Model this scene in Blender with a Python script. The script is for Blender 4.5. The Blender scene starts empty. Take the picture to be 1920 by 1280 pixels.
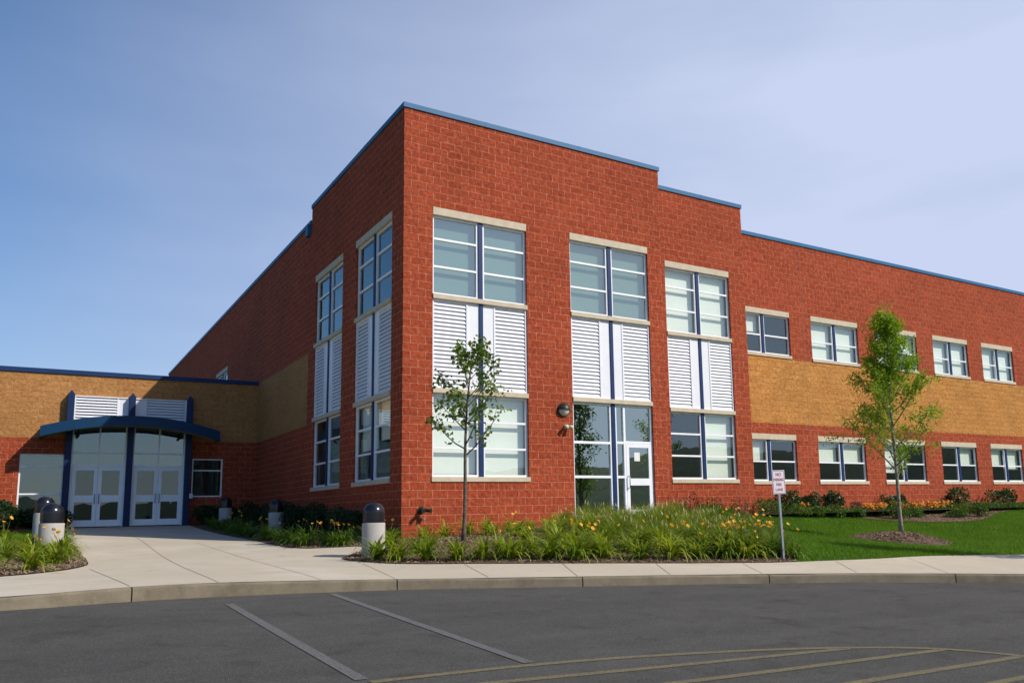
import bpy, bmesh, math, random
import numpy as np
from mathutils import Vector, Matrix
from mathutils.geometry import delaunay_2d_cdt

rng = np.random.default_rng(7)
random.seed(7)
S = bpy.context.scene
COL = S.collection
C = 0.2032                                   # one masonry course

# ------------------------------------------------------------------ materials
def mat(name):
    m = bpy.data.materials.new(name); m.use_nodes = True
    nt = m.node_tree; nt.nodes.clear()
    out = nt.nodes.new('ShaderNodeOutputMaterial')
    return m, nt, out

def N(nt, t, **kw):
    n = nt.nodes.new('ShaderNode' + t)
    for k, v in kw.items():
        if k in n.inputs.keys() if isinstance(k, str) else False: n.inputs[k].default_value = v
        else: setattr(n, k, v)
    return n

def principled(nt, out, rough=.8, spec=.3, metal=0.):
    p = N(nt, 'BsdfPrincipled')
    p.inputs['Roughness'].default_value = rough
    p.inputs['Specular IOR Level'].default_value = spec
    p.inputs['Metallic'].default_value = metal
    nt.links.new(p.outputs[0], out.inputs[0])
    return p

def math_n(nt, op, a, b=None):
    n = N(nt, 'Math'); n.operation = op
    for i, v in enumerate((a, b)):
        if v is None: continue
        if isinstance(v, (int, float)): n.inputs[i].default_value = v
        else: nt.links.new(v, n.inputs[i])
    return n.outputs[0]

def mixc(nt, fac, a, b, blend='MIX'):
    n = N(nt, 'Mix'); n.data_type = 'RGBA'; n.blend_type = blend
    for i, v in ((0, fac), (6, a), (7, b)):
        if isinstance(v, (int, float)): n.inputs[i].default_value = v
        elif isinstance(v, tuple): n.inputs[i].default_value = (*v, 1)
        else: nt.links.new(v, n.inputs[i])
    return n.outputs[2]

def ramp(nt, fac, lo, hi, a=0., b=1.):
    n = N(nt, 'MapRange')
    nt.links.new(fac, n.inputs[0])
    for i, v in enumerate((lo, hi, a, b)): n.inputs[i + 1].default_value = v
    return n.outputs[0]

def noise(nt, vec, scale, detail=4, rough=.55):
    n = N(nt, 'TexNoise'); n.inputs['Scale'].default_value = scale
    n.inputs['Detail'].default_value = detail; n.inputs['Roughness'].default_value = rough
    if vec is not None: nt.links.new(vec, n.inputs['Vector'])
    return n.outputs[0]

def bump(nt, p, h, dist, strength=1.):
    b = N(nt, 'Bump'); b.inputs['Distance'].default_value = dist; b.inputs['Strength'].default_value = strength
    nt.links.new(h, b.inputs['Height']); nt.links.new(b.outputs[0], p.inputs['Normal'])

def plain(name, col, rough=.6, spec=.4, metal=0., var=.12, scale=3., bumpd=0.):
    m, nt, out = mat(name); p = principled(nt, out, rough, spec, metal)
    pos = N(nt, 'NewGeometry').outputs['Position']
    f = noise(nt, pos, scale, 5)
    dark = tuple(c * (1 - var) for c in col); light = tuple(min(1, c * (1 + var)) for c in col)
    nt.links.new(mixc(nt, ramp(nt, f, .3, .7), dark, light), p.inputs['Base Color'])
    if bumpd: bump(nt, p, noise(nt, pos, scale * 12, 4), bumpd)
    return m

def block_wall(name, c1, c2, mortar, vary):
    m, nt, out = mat(name); p = principled(nt, out, .92, .12)
    g = N(nt, 'NewGeometry'); pos = g.outputs['Position']
    sp = N(nt, 'SeparateXYZ'); nt.links.new(pos, sp.inputs[0])
    sn = N(nt, 'SeparateXYZ'); nt.links.new(g.outputs['True Normal'], sn.inputs[0])
    isx = math_n(nt, 'GREATER_THAN', math_n(nt, 'ABSOLUTE', sn.outputs[0]), .5)
    u = math_n(nt, 'ADD', math_n(nt, 'MULTIPLY', sp.outputs[1], isx),
               math_n(nt, 'MULTIPLY', sp.outputs[0], math_n(nt, 'SUBTRACT', 1., isx)))
    cb = N(nt, 'CombineXYZ'); nt.links.new(u, cb.inputs[0]); nt.links.new(sp.outputs[2], cb.inputs[1])
    # a little wander so the joints are not ruled lines
    wob = N(nt, 'TexNoise'); wob.inputs['Scale'].default_value = 14.; wob.inputs['Detail'].default_value = 3
    nt.links.new(pos, wob.inputs['Vector'])
    wv = N(nt, 'VectorMath'); wv.operation = 'MULTIPLY_ADD'
    nt.links.new(wob.outputs['Color'], wv.inputs[0]); wv.inputs[1].default_value = (.012, .012, 0)
    nt.links.new(cb.outputs[0], wv.inputs[2])
    wv2 = N(nt, 'VectorMath'); wv2.operation = 'SUBTRACT'
    nt.links.new(wv.outputs[0], wv2.inputs[0]); wv2.inputs[1].default_value = (.006, .006, 0)
    b = N(nt, 'TexBrick'); nt.links.new(wv2.outputs[0], b.inputs['Vector'])
    b.inputs['Scale'].default_value = 1.; b.inputs['Brick Width'].default_value = 2 * C
    b.inputs['Row Height'].default_value = C; b.inputs['Mortar Size'].default_value = .0115
    b.inputs['Mortar Smooth'].default_value = .35; b.inputs['Bias'].default_value = 0.
    b.inputs['Color1'].default_value = (*c1, 1); b.inputs['Color2'].default_value = (*c2, 1)
    b.inputs['Mortar'].default_value = (*mortar, 1)
    rock = noise(nt, pos, 9., 8, .64)
    patch = noise(nt, pos, 5., 3, .6)
    big = noise(nt, pos, .45, 4, .6)
    spk = noise(nt, pos, 70., 3, .6)
    mfac = math_n(nt, 'MULTIPLY', b.outputs['Fac'], ramp(nt, patch, .32, .58, .42, 1.))
    bare = mixc(nt, math_n(nt, 'FRACT', math_n(nt, 'MULTIPLY', noise(nt, pos, 1.9, 1), 7.)), c1, c2)
    col = mixc(nt, mfac, mixc(nt, ramp(nt, b.outputs['Fac'], 0., .15), b.outputs['Color'], bare), mortar)
    col = mixc(nt, 1., col, mixc(nt, ramp(nt, rock, .3, .72), (1 - vary,) * 3, (1 + vary,) * 3), 'MULTIPLY')
    col = mixc(nt, 1., col, mixc(nt, ramp(nt, big, .35, .68), (.9, .9, .9), (1.08, 1.06, 1.05)), 'MULTIPLY')
    col = mixc(nt, 1., col, mixc(nt, ramp(nt, spk, .35, .65), (.86, .86, .86), (1.12, 1.12, 1.12)), 'MULTIPLY')
    # a few pale lime runs on the joints
    lime = noise(nt, pos, 1.7, 6, .7)
    lm = math_n(nt, 'MULTIPLY', ramp(nt, lime, .69, .78), ramp(nt, b.outputs['Fac'], .1, .9, .12, .8))
    col = mixc(nt, lm, col, (.5, .38, .33))
    nt.links.new(col, p.inputs['Base Color'])
    h = math_n(nt, 'ADD', math_n(nt, 'MULTIPLY', math_n(nt, 'SUBTRACT', 1., b.outputs['Fac']), math_n(nt, 'ADD', .55, rock)), math_n(nt, 'MULTIPLY', spk, .12))
    bump(nt, p, h, .045, 1.)
    return m

def leafmat(name, a, b, trans=.35, rough=.55):
    m, nt, out = mat(name)
    g = N(nt, 'NewGeometry'); oi = N(nt, 'ObjectInfo')
    f = math_n(nt, 'ADD', math_n(nt, 'MULTIPLY', g.outputs['Random Per Island'], .62), math_n(nt, 'MULTIPLY', oi.outputs['Random'], .38))
    pv = noise(nt, g.outputs['Position'], .8, 4)
    f = math_n(nt, 'ADD', math_n(nt, 'MULTIPLY', f, .75), ramp(nt, pv, .35, .65, -.05, .30))
    col = mixc(nt, f, a, b)
    p = N(nt, 'BsdfPrincipled'); p.inputs['Roughness'].default_value = rough; p.inputs['Specular IOR Level'].default_value = .3
    t = N(nt, 'BsdfTranslucent'); ms = N(nt, 'MixShader'); ms.inputs[0].default_value = trans
    nt.links.new(col, p.inputs['Base Color'])
    nt.links.new(mixc(nt, 1., col, (1.3, 1.25, .6), 'MULTIPLY'), t.inputs[0])
    nt.links.new(p.outputs[0], ms.inputs[1]); nt.links.new(t.outputs[0], ms.inputs[2]); nt.links.new(ms.outputs[0], out.inputs[0])
    return m

def glassmat(name, refl, tint, gcol=(.92, .97, 1.)):
    m, nt, out = mat(name)
    tr = N(nt, 'BsdfTransparent'); tr.inputs[0].default_value = (*tint, 1)
    gl = N(nt, 'BsdfGlossy'); gl.inputs['Roughness'].default_value = .0; gl.inputs['Color'].default_value = (*gcol, 1)
    lw = N(nt, 'LayerWeight'); lw.inputs[0].default_value = .5
    fr = math_n(nt, 'ADD', math_n(nt, 'MULTIPLY', math_n(nt, 'POWER', lw.outputs['Facing'], 5.), .9), .08)
    pos = N(nt, 'NewGeometry').outputs['Position']
    b = N(nt, 'Bump'); b.inputs['Distance'].default_value = .0016; nt.links.new(noise(nt, pos, 1.1, 2), b.inputs['Height'])
    nt.links.new(b.outputs[0], gl.inputs['Normal'])
    fac = math_n(nt, 'MINIMUM', math_n(nt, 'ADD', fr, refl), 1.)
    ms = N(nt, 'MixShader'); nt.links.new(fac, ms.inputs[0])
    nt.links.new(tr.outputs[0], ms.inputs[1]); nt.links.new(gl.outputs[0], ms.inputs[2]); nt.links.new(ms.outputs[0], out.inputs[0])
    return m

def ground_mat(name, cols, scales, rough=.95, bumpd=.01, bscale=60., tracks=None):
    """layered noise: cols = base, then (colour) mixed in by thresholds"""
    m, nt, out = mat(name); p = principled(nt, out, rough, .15)
    pos = N(nt, 'NewGeometry').outputs['Position']
    col = mixc(nt, ramp(nt, noise(nt, pos, scales[0], 6, .6), .32, .68), cols[0], cols[1])
    for c, s, lo, hi, amt in cols[2:]:
        col = mixc(nt, ramp(nt, noise(nt, pos, s, 5, .65), lo, hi, 0, amt), col, c)
    if tracks:                           # long faint tyre-worn bands following the kerb
        mp = N(nt, 'Mapping'); mp.inputs['Rotation'].default_value = (0, 0, .22); mp.inputs['Scale'].default_value = (tracks[0] * .35, tracks[1], 1)
        nt.links.new(pos, mp.inputs[0]); f = noise(nt, mp.outputs[0], 1., 5, .6)
        col = mixc(nt, 1., col, mixc(nt, ramp(nt, f, .36, .66), (.90, .90, .90), (1.07, 1.065, 1.055)), 'MULTIPLY')
    nt.links.new(col, p.inputs['Base Color'])
    if bumpd: bump(nt, p, noise(nt, pos, bscale, 4, .7), bumpd)
    return m

M = {}
M['red'] = block_wall('red_split_block', (.325, .060, .026), (.385, .077, .033), (.62, .225, .14), .36)
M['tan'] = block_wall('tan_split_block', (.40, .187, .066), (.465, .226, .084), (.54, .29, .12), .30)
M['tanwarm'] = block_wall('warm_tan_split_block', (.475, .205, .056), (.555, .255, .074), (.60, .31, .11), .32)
M['stone'] = plain('cast_stone', (.56, .48, .36), .85, .2, var=.1, scale=5, bumpd=.002)
M['white'] = plain('white_aluminium', (.86, .87, .92), .35, .5, var=.04)
M['slat'] = plain('white_louvre', (.78, .79, .84), .4, .45, var=.03)
M['navy'] = plain('navy_metal', (.006, .03, .115), .5, .25, var=.1)
M['cope'] = plain('blue_coping_metal', (.018, .125, .27), .5, .25, var=.1, scale=1.2)
M['copedark'] = plain('dark_blue_coping_metal', (.008, .035, .12), .5, .25, var=.1, scale=1.2)
M['canopy'] = plain('canopy_blue_metal', (.004, .040, .105), .5, .25, var=.1)
M['post'] = plain('post_navy', (.005, .022, .085), .5, .25, var=.1)
M['soffit'] = plain('soffit', (.42, .36, .27), .8, .2)
M['glass'] = glassmat('window_glass', .10, (.94, .985, .97), (.80, .95, .95))
M['glassup'] = glassmat('upper_window_glass', .26, (.82, .94, .90), (.84, .96, .90))
M['glassdoor'] = glassmat('door_glass', .03, (.50, .60, .57), (.78, .92, .92))
M['glassdark'] = glassmat('tinted_glass', .38, (.50, .62, .58), (.82, .96, .88))
M['glassclear'] = glassmat('clear_glass', -.03, (.55, .65, .62), (.7, .8, .8))
M['blind'] = plain('roller_blind', (.88, .885, .80), .9, .1, var=.03, scale=2)
M['blindgrey'] = plain('grey_blind', (.27, .335, .30), .9, .1, var=.03, scale=2)
M['room'] = plain('interior_plaster', (.34, .34, .32), .9, .1)
M['roomfloor'] = plain('interior_floor', (.18, .17, .15), .6, .3)
M['roof'] = plain('roof_membrane', (.2, .2, .2), .9, .1)
M['concrete'] = ground_mat('pavement_concrete', [(.47, .405, .305), (.545, .475, .37), ((.40, .35, .26), .5, .5, .75, .6), ((.60, .55, .47), 35., .55, .7, .45), ((.29, .25, .19), 2.3, .60, .74, .5), ((.33, .29, .22), 50., .6, .72, .5), ((.62, .56, .47), .33, .52, .66, .5)], [1.0], .9, .003, 90.)
M['kerb'] = ground_mat('kerb_concrete', [(.185, .155, .11), (.25, .21, .15), ((.12, .098, .064), 2.2, .5, .72, .7), ((.30, .25, .18), 22., .55, .7, .4)], [3.], .92, .005, 60.)
M['joint'] = plain('joint_filler', (.20, .165, .13), .95, .1)
M['asphalt'] = ground_mat('asphalt', [(.080, .077, .070), (.098, .093, .084), ((.066, .063, .058), .35, .45, .7, .6), ((.17, .165, .152), 46., .52, .66, .55), ((.034, .033, .032), 38., .52, .66, .6), ((.18, .175, .16), 120., .54, .68, .8), ((.026, .026, .026), 85., .56, .7, .9), ((.055, .049, .040), 1.9, .55, .7, .7), ((.045, .043, .041), .9, .66, .72, .4)], [2.2], .93, .011, 90., (.35, 1.6))
def paint(name, col, base=(.088, .084, .077)):
    m, nt, out = mat(name); p = principled(nt, out, .85, .2)
    pos = N(nt, 'NewGeometry').outputs['Position']
    f = math_n(nt, 'MULTIPLY', ramp(nt, noise(nt, pos, 45, 5, .7), .36, .66), ramp(nt, noise(nt, pos, 3., 4), .2, .5, .55, 1.))
    nt.links.new(mixc(nt, f, base, col), p.inputs['Base Color']); bump(nt, p, noise(nt, pos, 110, 4, .7), .006)
    return m
M['linewhite'] = paint('worn_white_paint', (.185, .18, .183))
M['lineyellow'] = paint('worn_yellow_paint', (.25, .20, .085))
M['soil'] = ground_mat('mulch_soil', [(.11, .068, .046), (.21, .135, .095), ((.33, .24, .17), 45., .55, .7, .8), ((.03, .018, .012), 25., .5, .7, .8)], [9.], .97, .03, 40.)
M['lawn'] = ground_mat('lawn_turf', [(.038, .11, .004), (.075, .17, .007), ((.12, .20, .012), .8, .5, .72, .7), ((.015, .05, .003), 14., .5, .7, .6)], [2.5], .95, .03, 70.)
M['field'] = ground_mat('far_field', [(.05, .09, .025), (.09, .12, .04)], [.05], .95, 0)
M['gravelm'] = ground_mat('pale_gravel', [(.35, .31, .26), (.55, .5, .43)], [30.], .95, .02, 40.)
M['chip'] = leafmat('mulch_chip', (.09, .055, .036), (.40, .28, .19), 0., .95)
M['grass'] = leafmat('grass_blade', (.05, .15, .004), (.15, .28, .012), .38)
M['lily'] = leafmat('daylily_leaf', (.055, .15, .006), (.40, .44, .04), .4)
M['lilydark'] = leafmat('daylily_leaf_deep', (.045, .12, .01), (.17, .25, .03), .35)
M['bloom'] = leafmat('yellow_bloom', (.85, .36, .02), (.92, .58, .08), .3)
M['orange'] = leafmat('orange_bloom', (.80, .17, .015), (.88, .33, .03), .25)
M['dry'] = leafmat('dry_stalk', (.30, .20, .08), (.42, .30, .13), .2)
M['fount'] = leafmat('fountain_grass', (.075, .165, .010), (.31, .37, .05), .42)
M['plume'] = leafmat('grass_plume', (.42, .34, .17), (.56, .46, .27), .35)
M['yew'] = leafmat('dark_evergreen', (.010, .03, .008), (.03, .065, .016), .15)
M['shrub'] = leafmat('broadleaf_shrub', (.018, .05, .014), (.055, .10, .03), .2, .4)
M['box'] = leafmat('boxwood', (.04, .10, .012), (.12, .20, .025), .3)
M['barberry'] = leafmat('barberry', (.07, .03, .025), (.16, .09, .035), .25)
M['maple'] = leafmat('maple_leaf', (.045, .11, .018), (.19, .27, .04), .4)
M['locust'] = leafmat('fresh_green_leaf', (.13, .26, .012), (.34, .46, .03), .48)
M['bark'] = plain('bark', (.13, .105, .085), .95, .1, var=.45, scale=16, bumpd=.004)
M['barkpale'] = plain('pale_bark', (.27, .24, .19), .95, .1, var=.4, scale=14, bumpd=.004)
M['bollard'] = plain('bollard_concrete', (.42, .39, .36), .85, .2, var=.09, scale=6, bumpd=.001)
M['black'] = plain('black_plastic', (.012, .012, .016), .22, .5, var=.1)
M['galv'] = plain('galvanised_steel', (.30, .33, .36), .45, .5, .6, var=.12, scale=9)
M['signface'] = plain('sign_face', (.62, .60, .66), .5, .4, var=.05)
M['signred'] = plain('sign_red', (.34, .035, .05), .6, .3)
M['bronze'] = plain('bronze_fitting', (.035, .035, .028), .45, .5, .3, var=.3, scale=20)
M['cream'] = plain('cream_plastic', (.62, .55, .40), .5, .4)
M['lens'] = plain('lamp_lens', (.62, .60, .50), .3, .5)
M['paper'] = plain('paper', (.8, .8, .78), .8, .2)
M['woods'] = ground_mat('wooded_hill', [(.022, .045, .024), (.05, .08, .04)], [.12], .95, .5, .2)

# ------------------------------------------------------------------ mesh helpers
class MB:
    def __init__(s): s.v = []; s.f = []
    def quad(s, *pts):
        n = len(s.v); s.v += [tuple(p) for p in pts]; s.f.append(tuple(range(n, n + len(pts))))
    def box(s, a, b):
        x0, y0, z0 = a; x1, y1, z1 = b
        s.hexa([(x0, y0, z0), (x1, y0, z0), (x1, y1, z0), (x0, y1, z0), (x0, y0, z1), (x1, y0, z1), (x1, y1, z1), (x0, y1, z1)])
    def hexa(s, p):
        n = len(s.v); s.v += [tuple(q) for q in p]
        for f in ((3, 2, 1, 0), (4, 5, 6, 7), (0, 1, 5, 4), (1, 2, 6, 5), (2, 3, 7, 6), (3, 0, 4, 7)): s.f.append(tuple(n + i for i in f))
    def tube(s, pts, radii, seg=8, cap=True):
        pts = [Vector(p) for p in pts]; n0 = len(s.v); ref = None
        for i, p in enumerate(pts):
            d = (pts[min(i + 1, len(pts) - 1)] - pts[max(i - 1, 0)]).normalized()
            if ref is None: ref = d.orthogonal().normalized()
            a = (ref - d * ref.dot(d)).normalized(); ref = a; b = d.cross(a)
            for k in range(seg):
                t = 2 * math.pi * k / seg
                s.v.append(tuple(p + (a * math.cos(t) + b * math.sin(t)) * radii[i]))
        for i in range(len(pts) - 1):
            for k in range(seg):
                q = n0 + i * seg
                s.f.append((q + k, q + (k + 1) % seg, q + seg + (k + 1) % seg, q + seg + k))
        if cap:
            s.f.append(tuple(n0 + k for k in range(seg - 1, -1, -1)))
            s.f.append(tuple(n0 + (len(pts) - 1) * seg + k for k in range(seg)))
    def lathe(s, prof, c=(0, 0, 0), seg=32):
        n0 = len(s.v)
        for r, z in prof:
            for k in range(seg):
                t = 2 * math.pi * k / seg; s.v.append((c[0] + r * math.cos(t), c[1] + r * math.sin(t), c[2] + z))
        for i in range(len(prof) - 1):
            for k in range(seg):
                q = n0 + i * seg
                s.f.append((q + k, q + (k + 1) % seg, q + seg + (k + 1) % seg, q + seg + k))
        s.f.append(tuple(n0 + k for k in range(seg - 1, -1, -1)))
        s.f.append(tuple(n0 + (len(prof) - 1) * seg + k for k in range(seg)))
    def build(s, name, m, parent=None, smooth=False, bevel=0.):
        off = Vector((0, 0, 0))
        q = parent
        while q is not None: off += Vector(q.location); q = q.parent
        me = bpy.data.meshes.new(name)
        me.from_pydata([(x - off.x, y - off.y, z - off.z) for x, y, z in s.v], [], s.f)
        me.materials.append(m)
        if smooth: me.polygons.foreach_set('use_smooth', [True] * len(me.polygons))
        o = bpy.data.objects.new(name, me); COL.objects.link(o); o.parent = parent
        if bevel:
            md = o.modifiers.new('edge', 'BEVEL'); md.width = bevel; md.segments = 2; md.limit_method = 'ANGLE'
        return o

def arrays(name, V, F, m, parent=None, smooth=False):
    """numpy mesh: V (n,3), F (k,3|4)"""
    me = bpy.data.meshes.new(name); k, w = F.shape
    me.vertices.add(len(V)); me.vertices.foreach_set('co', np.ascontiguousarray(V, np.float32).ravel())
    me.loops.add(k * w); me.loops.foreach_set('vertex_index', np.ascontiguousarray(F, np.int32).ravel())
    me.polygons.add(k); me.polygons.foreach_set('loop_start', np.arange(0, k * w, w, dtype=np.int32))
    me.update(calc_edges=True)
    me.materials.append(m)
    if smooth: me.polygons.foreach_set('use_smooth', [True] * k)
    o = bpy.data.objects.new(name, me); COL.objects.link(o); o.parent = parent
    return o

def empty(name, loc, label, cat, group=None):
    o = bpy.data.objects.new(name, None); COL.objects.link(o); o.location = loc
    o.empty_display_size = .2
    return tag(o, label, cat, group)
def tag(o, label=None, cat=None, group=None, kind=None):
    if label: o['label'] = label
    if cat: o['category'] = cat
    if group: o['group'] = group
    if kind: o['kind'] = kind
    return o
def copy_tree(o, parent=None):
    c = o.copy(); COL.objects.link(c); c.parent = parent
    for ch in list(o.children): copy_tree(ch, c)
    return c

# ------------------------------------------------------------------ terrain
KB = [(-20., -8.6), (-14., -7.9), (-10., -7.6), (-7.70, -7.44), (-7.13, -7.33), (-6.38, -7.17), (-5.44, -7.11), (-4.13, -7.20), (-2.90, -7.36), (-1.64, -7.70),
      (-.21, -8.14), (1.25, -8.56), (2.85, -9.06), (4.40, -9.65), (5.98, -10.42), (7.10, -11.05), (10., -12.85), (14., -15.2), (20., -18.4), (30., -23.2), (45., -30.)]
KH = [.15, .15, .15, .148, .16, .176, .18, .165, .148, .143, .144, .143, .141, .145, .146, .147, .147, .147, .147, .147, .147]
def AZ(x, y): return -.3 - .02 * x + .03 * y
CT = [(x, y, AZ(x, y) + h) for (x, y), h in zip(KB, KH)]
CTL = np.array(CT + [(-6.37, 15.88, .41), (-2.5, 15.88, .41), (-20, 15.88, .45), (0, 15.88, .36), (0, 0, .02), (-1.79, -3.1, -.175), (-7.17, .63, -.05),
    (-7.26, 4.96, .2), (-1.03, 8, .13), (-1.5, 13.7, .36), (3, 0, .14), (6, 0, .4), (8.3, 0, .42), (12, .9, .42), (16, 2, .42), (30, 2, .42), (45, 2, .42),
    (40, -12, -.6), (.55, -2.25, .03), (-14, 3, .2), (16.5, -2, -.15), (11, -2., -.02), (24, -3, -.05), (3, -3.2, .06), (6, -3, .14)])
def _tps(c, lam=.006):
    n = len(c); x = c[:, :2]; r = np.hypot(x[:, None, 0] - x[None, :, 0], x[:, None, 1] - x[None, :, 1])
    K = np.where(r > 0, r * r * np.log(r + 1e-12), 0) + lam * n * np.eye(n); P = np.c_[np.ones(n), x]
    A = np.zeros((n + 3, n + 3)); A[:n, :n] = K; A[:n, n:] = P; A[n:, :n] = P.T
    return np.linalg.solve(A, np.r_[c[:, 2], 0, 0, 0])
_W = _tps(CTL)
def G(X, Y):
    X = np.asarray(X, float); Y = np.asarray(Y, float)
    r = np.hypot(X[..., None] - CTL[:, 0], Y[..., None] - CTL[:, 1])
    return (np.where(r > 0, r * r * np.log(r + 1e-12), 0) * _W[:-3]).sum(-1) + _W[-3] + _W[-2] * X + _W[-1] * Y
def g1(x, y): return float(G(x, y))

def smooth_path(pts, step=.25):
    P = [Vector(p[:2]) for p in pts]; out = []
    for i in range(len(P) - 1):
        p0 = P[i - 1] if i else P[0] * 2 - P[1]; p1, p2 = P[i], P[i + 1]; p3 = P[i + 2] if i + 2 < len(P) else P[-1] * 2 - P[-2]
        n = max(1, int((p2 - p1).length / step))
        for k in range(n):
            t = k / n
            out.append(.5 * (2 * p1 + (p2 - p0) * t + (2 * p0 - 5 * p1 + 4 * p2 - p3) * t * t + (3 * p1 - p0 - 3 * p2 + p3) * t ** 3))
    out.append(P[-1]); return [(p.x, p.y) for p in out]

def inside(poly, X, Y):
    X = np.asarray(X); Y = np.asarray(Y); r = np.zeros(X.shape, bool); n = len(poly)
    for i in range(n):
        (x0, y0), (x1, y1) = poly[i], poly[(i + 1) % n]
        if y0 == y1: continue
        c = ((y0 > Y) != (y1 > Y)) & (X < (x1 - x0) * (Y - y0) / (y1 - y0) + x0); r ^= c
    return r

def region(name, poly, zf, m, grid=.5):
    xs = [p[0] for p in poly]; ys = [p[1] for p in poly]
    gx, gy = np.meshgrid(np.arange(min(xs), max(xs), grid), np.arange(min(ys), max(ys), grid))
    gx = gx.ravel() + rng.uniform(-.05, .05, gx.size); gy = gy.ravel() + rng.uniform(-.05, .05, gy.size)
    k = inside(poly, gx, gy)
    pa = np.array(poly)
    vs = [Vector(p) for p in poly]; n = len(vs)
    for x, y in zip(gx[k], gy[k]):
        if np.min(np.hypot(pa[:, 0] - x, pa[:, 1] - y)) > grid * .3: vs.append(Vector((x, y)))
    V, _, F, *_ = delaunay_2d_cdt(vs, [(i, (i + 1) % n) for i in range(n)], [], 1, 1e-5)
    X = np.array([v.x for v in V]); Y = np.array([v.y for v in V]); Z = zf(X, Y)
    me = bpy.data.meshes.new(name); me.from_pydata(list(zip(X, Y, Z)), [], [tuple(f) for f in F]); me.materials.append(m)
    me.polygons.foreach_set('use_smooth', [True] * len(me.polygons))
    o = bpy.data.objects.new(name, me); COL.objects.link(o); return tag(o, kind='structure')

kpath = smooth_path(KB, .25)
kz = np.interp([p[0] for p in kpath], [p[0] for p in KB], KH)
def offset(path, d):
    out = []
    for i, p in enumerate(path):
        a = path[max(i - 1, 0)]; b = path[min(i + 1, len(path) - 1)]
        tx, ty = b[0] - a[0], b[1] - a[1]; l = math.hypot(tx, ty); out.append((p[0] - ty / l * d, p[1] + tx / l * d))
    return out
# kerb: stone-faced run cut by open joints
kb_in = offset(kpath, .10)
joints_x = [-9.4, -6.40, -2.93, -.18, 2.94, 6.05, 9.2]
mb = MB()
prof = [(0., -.12), (.004, -.03), (.008, -.012), (.02, -.002), (.10, 0.)]
def kerb_ring(i):
    p = kpath[i]; q = kb_in[i]; dx, dy = (q[0] - p[0]) / .10, (q[1] - p[1]) / .10
    zb = AZ(*p); top = zb + kz[i]; w = .006 * math.sin(p[0] * 1.7) + .004 * math.sin(p[0] * 5.1)
    return [(p[0] + dx * d, p[1] + dy * d, (zb - .1 if j == 0 else top + zz + w * .5)) for j, (d, zz) in enumerate(prof)]
rings = [kerb_ring(i) for i in range(len(kpath))]
for i in range(len(kpath) - 1):
    a, b = rings[i], rings[i + 1]
    xa, xb = kpath[i][0], kpath[i + 1][0]
    cut = [j for j in joints_x if xa <= j < xb]
    spans = [(0., 1.)]
    if cut:
        t = (cut[0] - xa) / (xb - xa); g = .009 / (xb - xa); spans = [(0., max(0, t - g)), (min(1, t + g), 1.)]
        L = lambda t, r0=a, r1=b: [tuple(u + (v - u) * t for u, v in zip(p, q)) for p, q in zip(r0, r1)]
        for tt in (max(0, t - g), min(1, t + g)):
            r = L(tt); mb.quad(*r, (r[-1][0], r[-1][1], r[0][2]))
    for t0, t1 in spans:
        L = lambda t: [tuple(u + (v - u) * t for u, v in zip(p, q)) for p, q in zip(a, b)]
        r0, r1 = L(t0), L(t1)
        for j in range(len(prof) - 1): mb.quad(r0[j], r1[j], r1[j + 1], r0[j + 1])
kerb = tag(mb.build('kerb', M['kerb'], smooth=True), kind='structure')
mb = MB()
for j in joints_x:                      # filler deep in each open joint
    i = int(np.argmin([abs(p[0] - j) for p in kpath])); p = kpath[i]; q = kb_in[i]; z = AZ(*p)
    ux, uy = (q[0] - p[0]) / .1, (q[1] - p[1]) / .1; tx, ty = uy, -ux
    c = [(p[0] + ux * d + tx * e, p[1] + uy * d + ty * e) for d, e in ((.03, -.03), (.03, .03), (.1, .03), (.1, -.03))]
    mb.hexa([(x, y, z - .1) for x, y in c] + [(x, y, z + kz[i] - .02) for x, y in c])
tag(mb.build('kerb_joints', M['joint']), kind='structure')

back_right = [(45., -25.), (30., -18.), (20., -12.6), (15., -9.8), (11.66, -8.54), (9.2, -8.29), (8.1, -8.26), (7.0, -8.31), (6.1, -8.27), (4.71, -8.1), (4.165, -8.0), (2.19, -7.32),
              (0., -6.29), (-1.0, -5.66), (-1.58, -5.27), (-2.07, -4.73), (-2.27, -4.17), (-2.42, -3.6), (-2.42, -3.07)]
cove = [(-1.97, -2.34), (-1.5, -1.75), (-1.22, -1.1), (-1.3, -.66), (-1.75, -.42), (-2.25, -.2)]
face_edge = [(-2.5, .4), (-2.57, 1.34), (-2.56, 7.14), (-2.62, 12.04), (-2.43, 15.83)]
left_edge = [(-6.47, 15.83), (-6.5, 13.5), (-6.7, 5.4), (-6.68, 2.24), (-6.58, 0), (-6.61, -1.64), (-6.72, -2.3), (-6.95, -3.0), (-7.3, -3.6), (-7.87, -4.2), (-9., -4.36), (-12., -4.5), (-20., -5.2)]
walk_poly = offset(kpath, .10) + smooth_path(back_right, .3)[0:-1] + smooth_path([back_right[-1]] + cove + face_edge, .3) + smooth_path(left_edge, .3)
pavement = region('pavement', walk_poly, lambda X, Y: G(X, Y), M['concrete'], .6)
# fix the front row of the pavement to the kerb top
road_poly = [(x, y) for x, y in kpath] + [(45, -80), (-60, -80), (-60, -8.6)]
region('road', road_poly, lambda X, Y: AZ(X, Y) + 0 * X, M['asphalt'], 2.5)

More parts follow.
